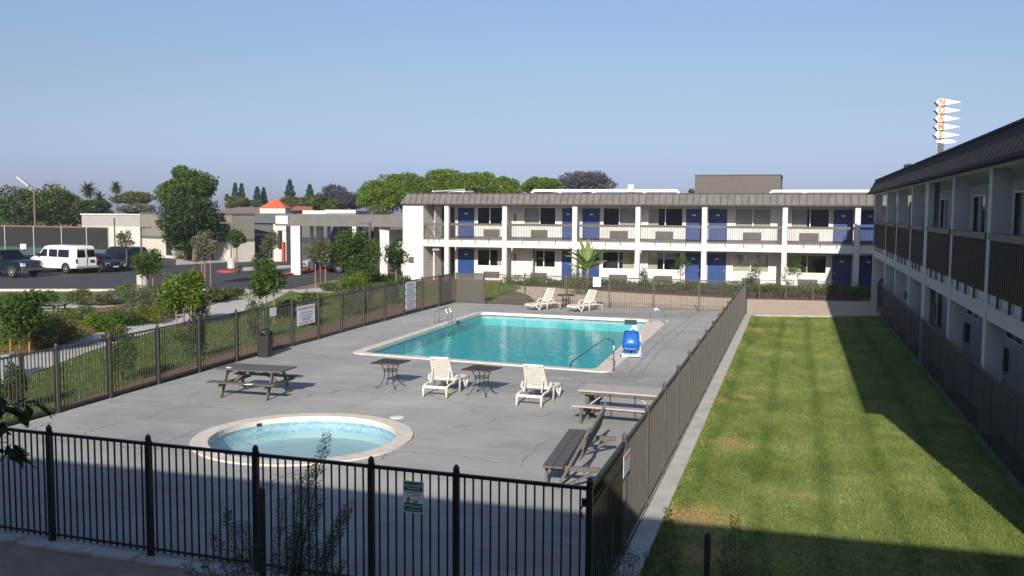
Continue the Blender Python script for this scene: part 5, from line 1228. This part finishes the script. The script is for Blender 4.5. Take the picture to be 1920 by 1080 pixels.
# dark pickup
pp_=[(-2.9,.55),(-2.9,1.15),(-1.0,1.18),(-.98,1.25),(-.85,1.86),(-.3,1.95),(.55,1.93),(1.15,1.34),(1.4,1.27),(2.55,1.18),(2.78,1.05),(2.82,.62),(2.72,.5),(0,.45)]
def px_(t,yw):
    qpan(t,'windscreen',CARGL,[(.60,-.72,1.90),(.60,.72,1.90),(1.18,.88,1.36),(1.18,-.88,1.36)])
    for s in (-1,1):
        qpan(t,'headlight',HEADL,[(2.80,s*.62,1.06),(2.78,s*.94,1.06),(2.80,s*.94,.82),(2.82,s*.62,.82)],.03)
        MB().box(1.0,1.15,s*1.0,s*1.22,1.28,1.50).build('mirror',BLACKP,t,world=False)
    g_=qpan(t,'grille',BLACKP,[(2.81,-.60,1.08),(2.81,.60,1.08),(2.84,.60,.74),(2.84,-.60,.74)],.02)
    for z in (.82,.94,1.04): MB().box(2.84,2.87,-.58,.58,z-.02,z+.02).build('grille_bar',CHROME,g_,world=False)
    MB().box(2.78,2.98,-.98,.98,.50,.72).build('front_bumper',CHROME,t,world=False,bevel=.03)
    MB().box(-.9,1.2,-1.03,-.93,.40,.46).box(-.9,1.2,.93,1.03,.40,.46).build('side_step',CHROME,t,world=False)
PT_=carbody('pickup_truck','dark navy pickup truck with chrome bumper cut off by the left edge','pickup',(0,0,0),0,5.8,2.0,pp_,1.2,.2,paint('navy_paint',(.006,.008,.024)),(-1.75,1.85),.40,[[(-.80,1.26),(.98,1.26),(.52,1.82),(-.72,1.82)]],px_)
h=heading(R(-22)); cs=Vector((math.cos(h),math.sin(h),0)); sn=Vector((-math.sin(h),math.cos(h),0))
PT_.rotation_euler=(0,0,h); cg=G(23,521); PT_.location=cg-cs*1.85+sn*.92; PT_.location.z=0
# dark sedan
sp_=[(-2.3,.35),(-2.35,.8),(-2.2,.98),(-1.5,1.03),(-.9,1.40),(-.1,1.46),(.5,1.40),(1.15,1.0),(2.0,.88),(2.3,.72),(2.34,.45),(2.2,.28),(0,.25)]
def sx_(t,yw):
    qpan(t,'windscreen',CARGL,[(.52,-.60,1.38),(.52,.60,1.38),(1.12,.76,1.02),(1.12,-.76,1.02)]); qpan(t,'rear_window',CARGL,[(-.92,.60,1.38),(-.92,-.60,1.38),(-1.48,-.72,1.05),(-1.48,.72,1.05)])
    for s in (-1,1): qpan(t,'headlight',HEADL,[(2.26,s*.50,.74),(2.16,s*.82,.78),(2.2,s*.82,.62),(2.3,s*.50,.60)],.03)
    MB().box(2.3,2.36,-.45,.45,.45,.62).build('grille',BLACKP,t,world=False); MB().box(2.35,2.37,-.26,.26,.40,.52).build('number_plate',PLATE,t,world=False)
h=heading(R(-28)); cs=Vector((math.cos(h),math.sin(h),0)); sn=Vector((-math.sin(h),math.cos(h),0)); cg=G(187,511)
carbody('sedan_car','black sedan parked between the white van and the black sport utility vehicle','car',cg-cs*1.45+sn*.80,h,4.7,1.8,sp_,1.0,.45,paint('black_paint',(.010,.011,.018)),(-1.4,1.45),.33,[[(-1.2,1.03),(.95,1.03),(.48,1.34),(-.85,1.34)]],sx_).location.z=0
up_=[(-2.35,.42),(-2.4,1.1),(-2.25,1.72),(-2.0,1.84),(.3,1.86),(1.0,1.26),(2.1,1.12),(2.38,.98),(2.42,.55),(2.3,.38),(0,.34)]
def ux_(t,yw):
    qpan(t,'rear_window',CARGL,[(-2.28,-.72,1.68),(-2.28,.72,1.68),(-2.42,.80,1.2),(-2.42,-.80,1.2)])
    qpan(t,'windscreen',CARGL,[(.35,-.70,1.82),(.35,.70,1.82),(.98,.84,1.30),(.98,-.84,1.30)])
    sw=MB().lathe((0,0,0),[(.30,-.09),(.36,-.06),(.36,.06),(.30,.10),(.02,.11)],20); sw.v=[(-2.50-p[2],.15+p[0],1.02+p[1]) for p in sw.v]; w_=sw.build('spare_wheel',RUB,t,world=False,smooth=True)
    sw=MB().lathe((0,0,0),[(.29,.0),(.27,.125),(.02,.13)],20); sw.v=[(-2.50-p[2],.15+p[0],1.02+p[1]) for p in sw.v]; sw.build('spare_wheel_cover',mat('pale_pink_cover',(.72,.55,.58),.5),w_,world=False)
    for s in (-1,1): qpan(t,'tail_light',TAILR,[(-2.42,s*.92,1.12),(-2.42,s*.80,1.12),(-2.43,s*.80,.75),(-2.43,s*.92,.75)],.02)
h=heading(R(152)); cs=Vector((math.cos(h),math.sin(h),0)); sn=Vector((-math.sin(h),math.cos(h),0)); cg=G(236,506)
carbody('suv_car','black sport utility vehicle with a pale pink spare wheel cover','car',cg+cs*1.6-sn*.85,h,4.8,1.9,up_,1.15,.2,paint('black_paint',(.010,.011,.018)),(-1.5,1.5),.37,[[(-2.05,1.24),(-1.0,1.24),(-1.0,1.68),(-1.95,1.68)],[(-.9,1.24),(.80,1.24),(.32,1.68),(-.9,1.68)]],ux_).location.z=0
# silver car under the canopy
h=heading(R(-150)); g=DP(622,500,79); c_=carbody('parked_car','silver grey car parked under the entrance canopy','car',(g.x,g.y,0),h,4.6,1.8,sp_,1.0,.45,paint('silver_paint',(.45,.46,.48)),(-1.4,1.45),.33,[[(-1.2,1.03),(.95,1.03),(.48,1.34),(-.85,1.34)]],sx_)
h=heading(R(30)); g=DP(660,500,77); carbody('parked_car','dark car half hidden behind the big green bush under the canopy','car',(g.x,g.y,0),h,4.6,1.8,sp_,1.0,.45,paint('black_paint',(.010,.011,.018)),(-1.4,1.45),.33,[[(-1.2,1.03),(.95,1.03),(.48,1.34),(-.85,1.34)]],sx_)
# ================================================================ vegetation
def bt(name,label,cat,px,ptop,pbase,dp,wpx,k,n,leaf,lm,seed,flat=False,group=None,br=.40,cyf=None,hollow=.6,tr=.2,wr=.55):
    """background tree: crown spans wpx photo pixels, ptop..pbase are the crown's top and bottom rows"""
    g=DP(px,470,dp); top=DP(px,ptop,dp).z; bot=DP(px,pbase,dp).z; rx=wpx/2*dp/FPX; rz=(top-bot)/2; cz=(top+bot)/2
    return tree(name,label,cat,(g.x,g.y,0),top,rx*.95,cz,rz*.92,k,n,leaf,lm,BARK,seed,tr,group,br,hollow,flat,wr=wr)
# left mass
for i,(px,pt,pb,dp,w_,lm,lab) in enumerate(((-60,350,425,125,120,L_MID,'dense green tree at the left edge behind the court fence'),(35,347,430,120,110,L_MID,'round dark green tree left of the court floodlight'),(95,342,428,122,90,L_MID,'tall green tree just right of the court floodlight'),(140,352,425,124,80,L_OLIVE,'olive green tree left of the leftmost palm'),(185,372,412,118,66,L_DARK,'low dark rounded tree above the white warehouse'))):
    bt('broadleaf_tree',lab,'tree',px,pt,pb,dp,w_,22,6500,.34,lm,20+i,tr=.35)
bt('broadleaf_tree','low flat topped yellow green tree right of the two palms','tree',255,357,392,150,80,16,4500,.36,L_OLIVE,30,flat=True)
bt('broadleaf_tree','greyish bare looking tree behind the white warehouse','tree',262,378,405,130,70,12,2500,.3,L_GREY,31)
bt('broadleaf_tree','large rounded deep green tree towering over the beige stucco building','tree',352,308,395,92,104,26,15000,.27,L_MID,32,br=.40,tr=.3)
bt('broadleaf_tree','wide dark green spreading tree crown in front of the beige stucco building','tree',364,366,478,88,128,26,14000,.25,L_DARK,33,br=.40,tr=.22)
# palms
def palm(label,px,ptop,dp,wpx,seed,group=None):
    g=DP(px,470,dp); top=DP(px,ptop,dp).z; r=wpx/2*dp/FPX; cz=top-r*.75; t=thing('palm_tree',label,'palm',(g.x,g.y,0),group=group); rg=random.Random(seed)
    MB().tube([(0,0,0),(.1,0,cz*.5),(0,0,cz)],[.35,.25,.22],8).build('trunk',BARK,t,world=False,smooth=True)
    V=[]
    for i in range(80):
        a=rg.uniform(0,6.28); e=rg.uniform(-1.0,1.3); p=Vector((0,0,cz)); d=Vector((math.cos(a)*math.cos(e),math.sin(a)*math.cos(e),math.sin(e))); s=d.cross(Vector((0,0,1))).normalized(); st=r/7
        for k in range(7):
            q=p+d*st; w0=r*.16*(1-k/8); 
            for sg in (-1,1): V.append([p,p+s*sg*w0+d*st*.9-Vector((0,0,w0*.4)),q+s*sg*w0*.8+d*st-Vector((0,0,w0*.5)),q])
            d=(d+Vector((0,0,-.13))).normalized(); p=q
    quadmesh('fronds',np.array([[tuple(v) for v in q] for q in V]),L_DARK,t); return t
palm('fan palm standing taller left of the other palms, above the olive tree',169,342,165,34,1); palm('slender fan palm alone against the sky right of centre of the left skyline',221,342,170,26,2); palm('short fan palm half hidden between the two taller palms',190,361,150,30,3); palm('distant fan palm close right of the tall central tree',427,364,190,16,4)
def conifer(label,px,ptop,pbase,dp,wpx,seed,n=4500):
    g=DP(px,470,dp); top=DP(px,ptop,dp).z; r=wpx/2*dp/FPX; bot=max(1,DP(px,pbase,dp).z); rng=np.random.default_rng(seed)
    t=thing('conifer_tree',label,'tree',(g.x,g.y,0)); u=rng.random(n)**.75; z=top-(top-bot)*u; tier=.78+.22*np.sin(u*34+rng.random(n)*1.2); rr=r*(u**.8)*tier*(.35+.65*rng.random(n)**.5)+.1; a=rng.random(n)*6.28
    P=np.stack([rr*np.cos(a),rr*np.sin(a),z-rr*.25],1); quadmesh('crown',leafarr(P,.5,rng,wr=.5),L_CONI,t)
    MB().tube([(0,0,0),(0,0,top-.5)],[.3,.05],8).build('trunk',BARK,t,world=False); return t
conifer('narrow blue green conifer, left of the close pair right of the central tree',443,343,392,210,22,1); conifer('narrow blue green conifer, right of the close pair right of the central tree',455,344,392,212,22,2)
conifer('pointed distant conifer left of the orange pyramid roof',484,350,392,205,26,3); conifer('second pointed distant conifer nearest the orange pyramid roof',496,352,392,208,20,4)
conifer('tallest broad blue green conifer right of the orange pyramid roof',545,337,395,200,38,5,7000); conifer('broad flat topped conifer in front of the purple flowering tree',582,346,395,205,34,6,6000)
bt('broadleaf_tree','low palm like green tree below the pair of conifers','tree',450,366,396,175,60,12,3500,.4,L_OLIVE,40)
bt('broadleaf_tree','yellow green tree to the right of the orange pyramid roof','tree',560,366,398,150,70,14,4500,.35,L_OLIVE,41)
bt('flowering_tree','dusky purple flowering tree left of the bright green grove','tree',640,347,398,140,105,20,8000,.34,L_PURP,42)
bt('broadleaf_tree','dark green tree in front of the dusky purple tree','tree',608,362,400,135,60,14,4500,.34,L_MID,43)
# bright green grove
for i,(px,pt,pb,dp,w_,lab) in enumerate(((715,330,425,112,100,'bright green dome tree at the left end of the grove behind the back wing'),(762,311,420,116,120,'tallest bright green dome tree left of the middle of the grove'),(828,309,400,118,120,'bright green dome tree in the middle of the grove'),(893,313,400,116,110,'bright green dome tree right of the middle of the grove'),(945,326,395,114,70,'smaller bright green tree at the right end of the grove'),(1013,328,380,120,84,'low bright green tree standing right of the grove above the roof pipe'))):
    bt('broadleaf_tree',lab,'tree',px,pt-3,pb,dp,w_*1.12,46,17000,.25,L_BRIGHT,50+i,flat=True,br=.25,hollow=.8,tr=.35)
bt('flowering_tree','purple blooming tree above the roof pipes of the back wing','tree',1098,317,372,124,100,18,8000,.28,L_PURP,60,flat=True)
bt('broadleaf_tree','small hazy tree top left of the penthouse box','tree',1297,354,376,130,20,6,800,.3,L_MID,61); bt('broadleaf_tree','small tree top peeking over the roof of the right wing below the pylon sign','tree',1706,304,350,120,46,10,2500,.3,L_MID,62)
# around the canopy
bt('ornamental_tree','big dense green bush in front of the entrance canopy','bush',664,424,535,62,98,26,15000,.15,L_MID,70,br=.40,hollow=.45,tr=.1)
bt('ornamental_tree','small red leaved tree against the white canopy column','tree',742,440,505,60,48,14,3500,.13,L_DARK,71,tr=.06)
bt('ornamental_tree','tree glimpsed through the canopy between column and end wall','tree',703,427,480,84,46,10,3000,.2,L_OLIVE,72)
bt('ornamental_tree','airy grey green young tree in front of the small cream building','tree',505,427,485,82,40,12,1500,.18,L_GREY,73,tr=.06,hollow=.2)
bt('ornamental_tree','young tree on the island right of the central tree','tree',444,430,470,74,44,12,1800,.18,L_MID,74,tr=.05,hollow=.2)
bt('ornamental_tree','slim pale tree against the white warehouse corner','tree',237,428,470,76,40,10,900,.16,L_BLOS,75,tr=.04,hollow=.2)
# staked young trees
def sapling(label,px,pbase,ptop,pbot,wpx,n,leaf,lm,seed,stakes=2,k=12,smat=None,hollow=.25,tr=.03):
    b_=G(px,pbase); d=dep(b_); top=DP(px,ptop,d).z; bot=DP(px,pbot,d).z; rx=wpx/2*d/FPX
    t=tree('young_tree',label,'tree',b_,top,rx*.9,(top+bot)/2,(top-bot)/2*.92,k,n,leaf,lm,BARK,seed,tr,br=.45,hollow=hollow)
    for i in range(stakes):
        a=math.pi*2*i/stakes+.3; o_=Vector((math.cos(a),math.sin(a),0))*.32
        MB().tube([o_,o_+Vector((0,0,max(bot,1.6)))],.03,6).build('stake',smat or STAKE,t,world=False)
    return t
sapling('staked blossoming young tree on three stakes near the asphalt edge',386,536,428,486,56,1900,.16,L_BLOS,80,3)
sapling('thin young tree with turquoise leaves beside the kerb lamp drum',277,548,455,520,66,2400,.15,L_MID,81,2)
sapling('spindly young tree held between two orange stakes in front of the bush',601,541,440,508,50,1500,.15,L_OLIVE,82,2)
sapling('leafy sapling left of the white path with an orange stake',345,612,492,588,88,3800,.15,L_BRIGHT,83,2,hollow=.35)
sapling('leafy sapling on the right side of the wide white path, staked',500,608,472,556,80,3800,.15,L_MID,84,2,hollow=.35)
sapling('large glossy leaved sapling at the left edge with an orange stake',38,668,527,625,118,6000,.13,L_MID,85,2,hollow=.35)
g=G(500,560)
# saplings in the back bed
for i,(px,pb,pt,w_,lab) in enumerate(((1275,545,470,44,'thin sapling in the back bed left of the fence end'),(1410,545,492,40,'bare little sapling in the back bed under the fourth window'),(1495,548,482,52,'sapling in the back bed right of the long fence end'),(1205,545,500,24,'tiny sapling in the back bed right of the banana plant'))):
    sapling(lab,px,pb,pt,pt+44,w_,420,.12,L_MID,90+i,0,6,tr=.02)
# climbing shrubs by the left fence
for i,(px,py,w_,pt,lab) in enumerate(((45,772,66,690,'leafy shrub behind the left fence nearest the utility cabinet'),(246,716,62,622,'columnar leafy shrub behind the left fence, first right of the cabinet shrub'),(386,672,44,590,'columnar leafy shrub behind the left fence right of the lawn shadow'),(494,640,40,565,'columnar shrub behind the left fence beside the litter bin'),(590,612,40,545,'columnar shrub behind the left fence right of the notice board'),(672,592,44,530,'columnar shrub behind the left fence midway to the rules board'),(745,570,34,515,'shrub behind the left fence next to the rules board'),(700,583,30,528,'slim shrub behind the left fence in front of the dark bush'))):
    b_=G(px,py); b_.x-=.35; d=dep(b_); hh=max(.8,DP(px,pt,d).z); shrub(lab,b_,w_/2*d/FPX,hh,1500,.09,L_MID if i%2 else L_DARK,100+i,k=9)
# garden shrubs
GS=[(200,572,64,26,L_GREY,'grey green feathery shrub in the middle of the garden, right of the picnic table'),(152,572,50,30,L_OLIVE,'tall thin olive shrub just right of the garden picnic table'),(75,574,60,26,L_MID,'green shrub behind the garden picnic table'),
(265,582,80,42,L_GREY,'large grey green shrub left of the staked sapling'),(318,590,50,40,L_MID,'dense green shrub at the foot of the left path sapling'),(395,568,50,26,L_OLIVE,'brownish grass shrub at the upper left of the wide path'),(425,563,40,20,L_OLIVE,'low grassy shrub at the path corner'),
(118,645,110,58,L_YEL,'big yellow green shrub left of the curved path'),(62,655,60,70,L_OLIVE,'dark olive shrub at the foot of the big left sapling'),(185,622,70,34,L_BRIGHT,'bright green shrub right of the big yellow green shrub'),(235,612,70,34,L_MID,'green shrub in the middle of the planting beside the path'),(280,606,60,34,L_YEL,'yellowish shrub beside the curved path'),
(317,597,30,18,L_GREY,'small silvery shrub by the curved path'),(375,606,40,50,L_OLIVE,'olive bush right of the left path sapling'),(10,650,50,50,L_BRIGHT,'bright green shrub at the very left edge'),
(590,575,34,30,L_YEL,'yellow leaved shrub at the foot of the orange stakes'),(660,548,50,34,L_BRIGHT,'light green shrub under the big dark bush'),(700,532,50,22,L_MID,'low green hedge mound behind the rules board'),(625,545,50,16,L_HERB,'low grey green mound left of the big bush'),(790,520,30,26,L_BRIGHT,'leafy plant at the foot of the white end wall'),(822,520,26,30,L_OLIVE,'slender plant in front of the first balcony bay'),(716,514,40,26,L_BLOS,'reddish leaved shrub left of the round litter receptacle'),(765,516,26,20,L_MID,'shrub right of the round litter receptacle'),
(150,600,60,24,L_HERB,'low grey green shrub on the near side of the garden picnic table'),(215,640,44,26,L_OLIVE,'olive mound beside the curved path in front of the yellow green shrub'),(350,560,60,24,L_MID,'green shrub between the kerb strip and the wide path'),(290,563,56,24,L_OLIVE,'olive shrub behind the large grey green shrub'),(235,558,44,20,L_BRIGHT,'light green tuft near the parking kerb'),(20,590,60,34,L_MID,'green shrub behind the large sapling at the left edge'),(440,556,30,16,L_HERB,'small grey tuft where the wide path meets the kerb'),(540,590,40,26,L_MID,'green shrub on the garden lawn right of the right path sapling'),(345,640,40,20,L_YEL,'small yellowish plant in the garden lawn behind the fence'),
(345,488,50,18,L_OLIVE,'low shrub on the planting island below the central tree'),(385,486,40,14,L_MID,'dark low shrub on the island in front of the red post'),(465,482,40,18,L_DARK,'dark shrub in front of the grey hall')]
for i,(px,py,w_,hpx,lm,lab) in enumerate(GS):
    b_=G(px,py); d=dep(b_); hh=hpx*d/FPX*1.1; shrub(lab,b_,w_/2*d/FPX*1.07,hh,int(1600+w_*18),.10 if d<45 else .13,lm,130+i,k=9,wr=.35)
# banana plant
b_=G(1100,548); d=dep(b_); t=thing('banana_plant','banana plant with broad pale leaves in front of the back wing','plant',b_); rg=random.Random(4); S=d/FPX
MB().tube([(0,0,0),(.05,0,1.5),(0,0,55*S)],[.11,.08,.05],8).build('trunk',mat('banana_stem',(.20,.20,.12),.7),t,world=False,smooth=True)
for i in range(24):
    a=rg.uniform(0,6.28) if i>6 else (0.2+i*.5); e=rg.uniform(.55,1.35); Lf=rg.uniform(40,58)*S; p=Vector((0,0,rg.uniform(38,58)*S)); dd=Vector((math.cos(a)*math.cos(e),math.sin(a)*math.cos(e),math.sin(e))); sd_=dd.cross(Vector((0,0,1))).normalized(); m_=MB(); n=9; rows=[]
    for k in range(n+1):
        w0=.17*math.sin(math.pi*min(1,(k+.6)/(n+.6)))**.6; rows.append((p-sd_*w0-Vector((0,0,w0*.35)),p.copy(),p+sd_*w0-Vector((0,0,w0*.35)))); dd=(dd+Vector((0,0,-.085))).normalized(); p=p+dd*Lf/n
    for r0,r1 in zip(rows,rows[1:]):
        j=rg.uniform(0,.10)
        m_.quad(r0[0],r0[1],r1[1],r1[0].lerp(r1[1],j)); m_.quad(r0[1],r0[2],r1[2].lerp(r1[1],j),r1[1])
    m_.build('leaf',L_BAN,t,world=False,recalc=False)
shrub('loose green shrub at the foot of the banana plant',G(1085,552),1.1,1.7,1500,.13,L_OLIVE,201,k=8,wr=.3)
# flower bed in front of the back wing
def bed(name,label,polyw,n,h,leaf,lm,seed):
    rng=np.random.default_rng(seed); A=np.array(polyw); lo=A.min(0);hi=A.max(0); P=lo+(hi-lo)*rng.random((n*2,2)); ins=np.zeros(len(P),bool); j=len(A)-1
    for i in range(len(A)):
        xi,yi=A[i];xj,yj=A[j]; c=((yi>P[:,1])!=(yj>P[:,1]))&(P[:,0]<(xj-xi)*(P[:,1]-yi)/(yj-yi+1e-9)+xi); ins^=c; j=i
    P=P[ins][:n]; bump_=.5+.5*np.sin(P[:,0]*1.9+np.sin(P[:,1]*2.3)*1.7)*np.cos(P[:,1]*1.3+P[:,0]*.6); z=rng.random(len(P))*h*(.45+.75*bump_)+.02
    o=quadmesh(name,leafarr(np.column_stack([P,z]),leaf,rng,wr=.4),lm); tag(o,label,'ground cover',kind='stuff')
wy=[AX(905,62),AX(1660,62)]
bed('flower_bed','green leafy ground cover along the front of the back wing',[(-19.2,61.6),(-17,60.8),(-14,61.2),(-9,59.5),(-3,58.2),(4,58.8),(6,62.9),(-19.2,62.9)],42000,.55,.11,L_HERB,301)
bed('flower_bed','purple flowering ground cover at the front edge of the back bed',[(-14,60.6),(-9,58.9),(-3,57.5),(3.8,57.8),(3.9,59),(-3,58.8),(-9,60.2),(-14,61.3)],16000,.32,.09,L_PURF,302)
bed('ground_cover','low green herbs in front of the canopy beside the white end wall',[tuple(p) for p in poly([(620,548),(700,528),(770,512),(770,530),(700,552),(640,556)])],14000,.35,.12,L_HERB,303)
bed('ground_cover','scattered low planting in the mulch of the garden',[tuple(p) for p in poly([(-50,640),(60,600),(200,600),(330,575),(400,568),(330,590),(180,625),(0,680)])],9000,.30,.10,L_YEL,304)
sheet('planting_soil',[(-19.4,61.7),(-17,60.7),(-14,60.5),(-9,58.8),(-3,57.4),(4.2,57.6),(9,62),(9,65.4),(-26,65.4),(-26,63)],-.003,MULCH)
# ---- foreground feathery shrub
def feathery(label,root,tips,seed,lm=L_FRONT,needle=.05,dens=170):
    rng=np.random.default_rng(seed); rg=random.Random(seed); t=thing('feathery_shrub',label,'shrub',root); m_=MB(); Vs=[]
    for tip in tips:
        tip=Vector(tip)-Vector(root); mid=tip*.5+Vector((rg.uniform(-.1,.1),rg.uniform(-.1,.1),.12)); pts=[]
        for k in range(9):
            s=k/8; pts.append(Vector((0,0,0))*(1-s)**2+mid*2*s*(1-s)+tip*s*s)
        m_.tube(pts,[.016*(1-k/8)+.003 for k in range(9)],5)
        L=tip.length
        for j in range(int(L*dens)):
            s=rg.uniform(.22,1)**.8; i=min(7,int(s*8)); p=pts[i].lerp(pts[i+1],s*8-i); a=rg.uniform(0,6.28); sp=rg.uniform(.02,.14)*(1.1-.75*s)
            q=p+Vector((math.cos(a)*sp,math.sin(a)*sp,rg.uniform(-.02,.06))); 
            d_=Vector((math.cos(a),math.sin(a),rg.uniform(.1,.9))).normalized()*needle*rg.uniform(.6,1.3); w_=d_.cross(Vector((rg.uniform(-1,1),rg.uniform(-1,1),.3))).normalized()*.0034
            Vs.append([tuple(q-w_),tuple(q+w_),tuple(q+d_+w_*.3),tuple(q+d_-w_*.3)])
    m_.build('stem',BARK,t,world=False); quadmesh('foliage',np.array(Vs),lm,t); return t
r0=DP(515,1200,9.6); r0.z=0
tp=[DP(x,y,d) for x,y,d in ((612,820,9.9),(560,900,9.8),(655,950,9.6),(600,940,9.9),(645,965,9.7),(420,960,9.7),(455,985,9.5),(400,1000,9.9),(530,935,10),(560,985,9.6),(480,1020,9.6),(590,1020,9.7),(620,1000,9.6),(380,1050,9.7),(440,1040,9.4),(520,1040,9.5),(560,1060,9.8),(640,1060,9.6),(350,1065,9.8),(585,870,10))]
feathery('tall feathery green shrub rising in front of the middle of the black fence',r0,tp,1,dens=520,needle=.034)
r0=DP(1250,1240,10.3); r0.z=0
feathery('dark feathery shrub with a raised tip at the lawn corner left of the dark stake',r0,[DP(x,y,d) for x,y,d in ((1252,958,11),(1238,1010,10.8),(1270,1030,10.6),(1215,1040,10.7))],2,dens=420,needle=.036)
r0=DP(1390,1240,10.3); r0.z=0
feathery('dark feathery shrub with a raised tip right of the dark stake on the lawn',r0,[DP(x,y,d) for x,y,d in ((1380,972,11),(1362,1010,10.8),(1400,1020,10.6),(1440,1050,10.7),(1350,1050,10.6))],3,dens=420,needle=.036)
r0=DP(1160,1180,10.5); r0.z=0
feathery('low feathery shrub at the outer corner of the pool fence',r0,[DP(x,y,d) for x,y,d in ((1150,960,11),(1130,1010,10.8),(1170,1000,10.9),(1190,1040,10.7),(1120,1050,10.6),(1155,1040,10.4))],4,dens=420,needle=.036)
for px,py,d,lab in ((491,915,10.4,'dark wooden stake standing in front of the black fence'),(1327,1000,10.9,'dark wooden stake at the near edge of the right lawn')):
    g=DP(px,py,d); tag(MB().tube([(g.x,g.y,-.02),(g.x,g.y,g.z-.03),(g.x,g.y,g.z)],[.036,.036,.028],10).build('stake',STAKED),lab,'stake')
# leafy branch at the left edge
g=DP(-45,790,6.4); rng=np.random.default_rng(9); t=thing('young_tree','large leaved dark tree reaching into the picture at the lower left edge','tree',(g.x-.9,g.y-.3,0))
o_=Vector((g.x-.9,g.y-.3,0)); m_=MB(); m_.tube([(0,0,0),(.05,0,1.6),(0,0,3.0),(.1,0,3.9)],[.06,.05,.04,.02],8); m_.build('trunk',BARK,t,world=False)
Vs=[]; rg=random.Random(11)
m_=MB()
for (px,py) in ((38,770),(12,830),(25,850),(60,762),(5,800),(-20,740),(-40,860)):
    e=DP(px,py,6.4)-o_; s0=Vector((0,0,e.z-.25)); pts=[s0.lerp(e,k/7)+Vector((0,0,.12*math.sin(math.pi*k/7))) for k in range(8)]; m_.tube(pts,[.012,.011,.01,.008,.007,.006,.004,.003],5)
    for k in range(2,8):
        for _ in range(5):
            p=pts[k]+Vector([rg.gauss(0,.025) for _ in range(3)]); dd=Vector((rg.gauss(.4,.6),rg.gauss(0,.6),rg.gauss(-.35,.5))).normalized(); ss=dd.cross(Vector((rg.gauss(0,.4),rg.gauss(0,.4),1))).normalized(); L=rg.uniform(.10,.16); w_=L*.30
            f=lambda u,v,dz=0: p+dd*(L*u)+ss*(w_*v)+Vector((0,0,dz))
            Vs.append([f(0,0),f(.35,.9,-.008),f(.6,.8,-.01),f(.55,0,.0)]); Vs.append([f(0,0),f(.35,-.9,-.008),f(.6,-.8,-.01),f(.55,0,.0)]); Vs.append([f(.55,0),f(.6,.8,-.01),f(1,0,-.02),f(1,0,-.02)]); Vs.append([f(.55,0),f(.6,-.8,-.01),f(1,0,-.02),f(1,0,-.02)])
m_.build('branch',BARK,t,world=False); quadmesh('crown',np.array([[tuple(v) for v in q] for q in Vs]),L_DARK,t)

# ================================================================ air
m=bpy.data.materials.new('haze_air'); m.use_nodes=True; t=m.node_tree; t.nodes.clear(); o_=t.nodes.new('ShaderNodeOutputMaterial'); v=t.nodes.new('ShaderNodeVolumePrincipled')
v.inputs['Color'].default_value=(.86,.92,1,1); v.inputs['Density'].default_value=.0004; v.inputs['Anisotropy'].default_value=.2; t.links.new(v.outputs[0],o_.inputs['Volume'])
o=MB().box(-430,310,-50,530,-3,30).build('haze',m); o['kind']='stuff'; o['label']='thin pale summer haze lying over the whole place'
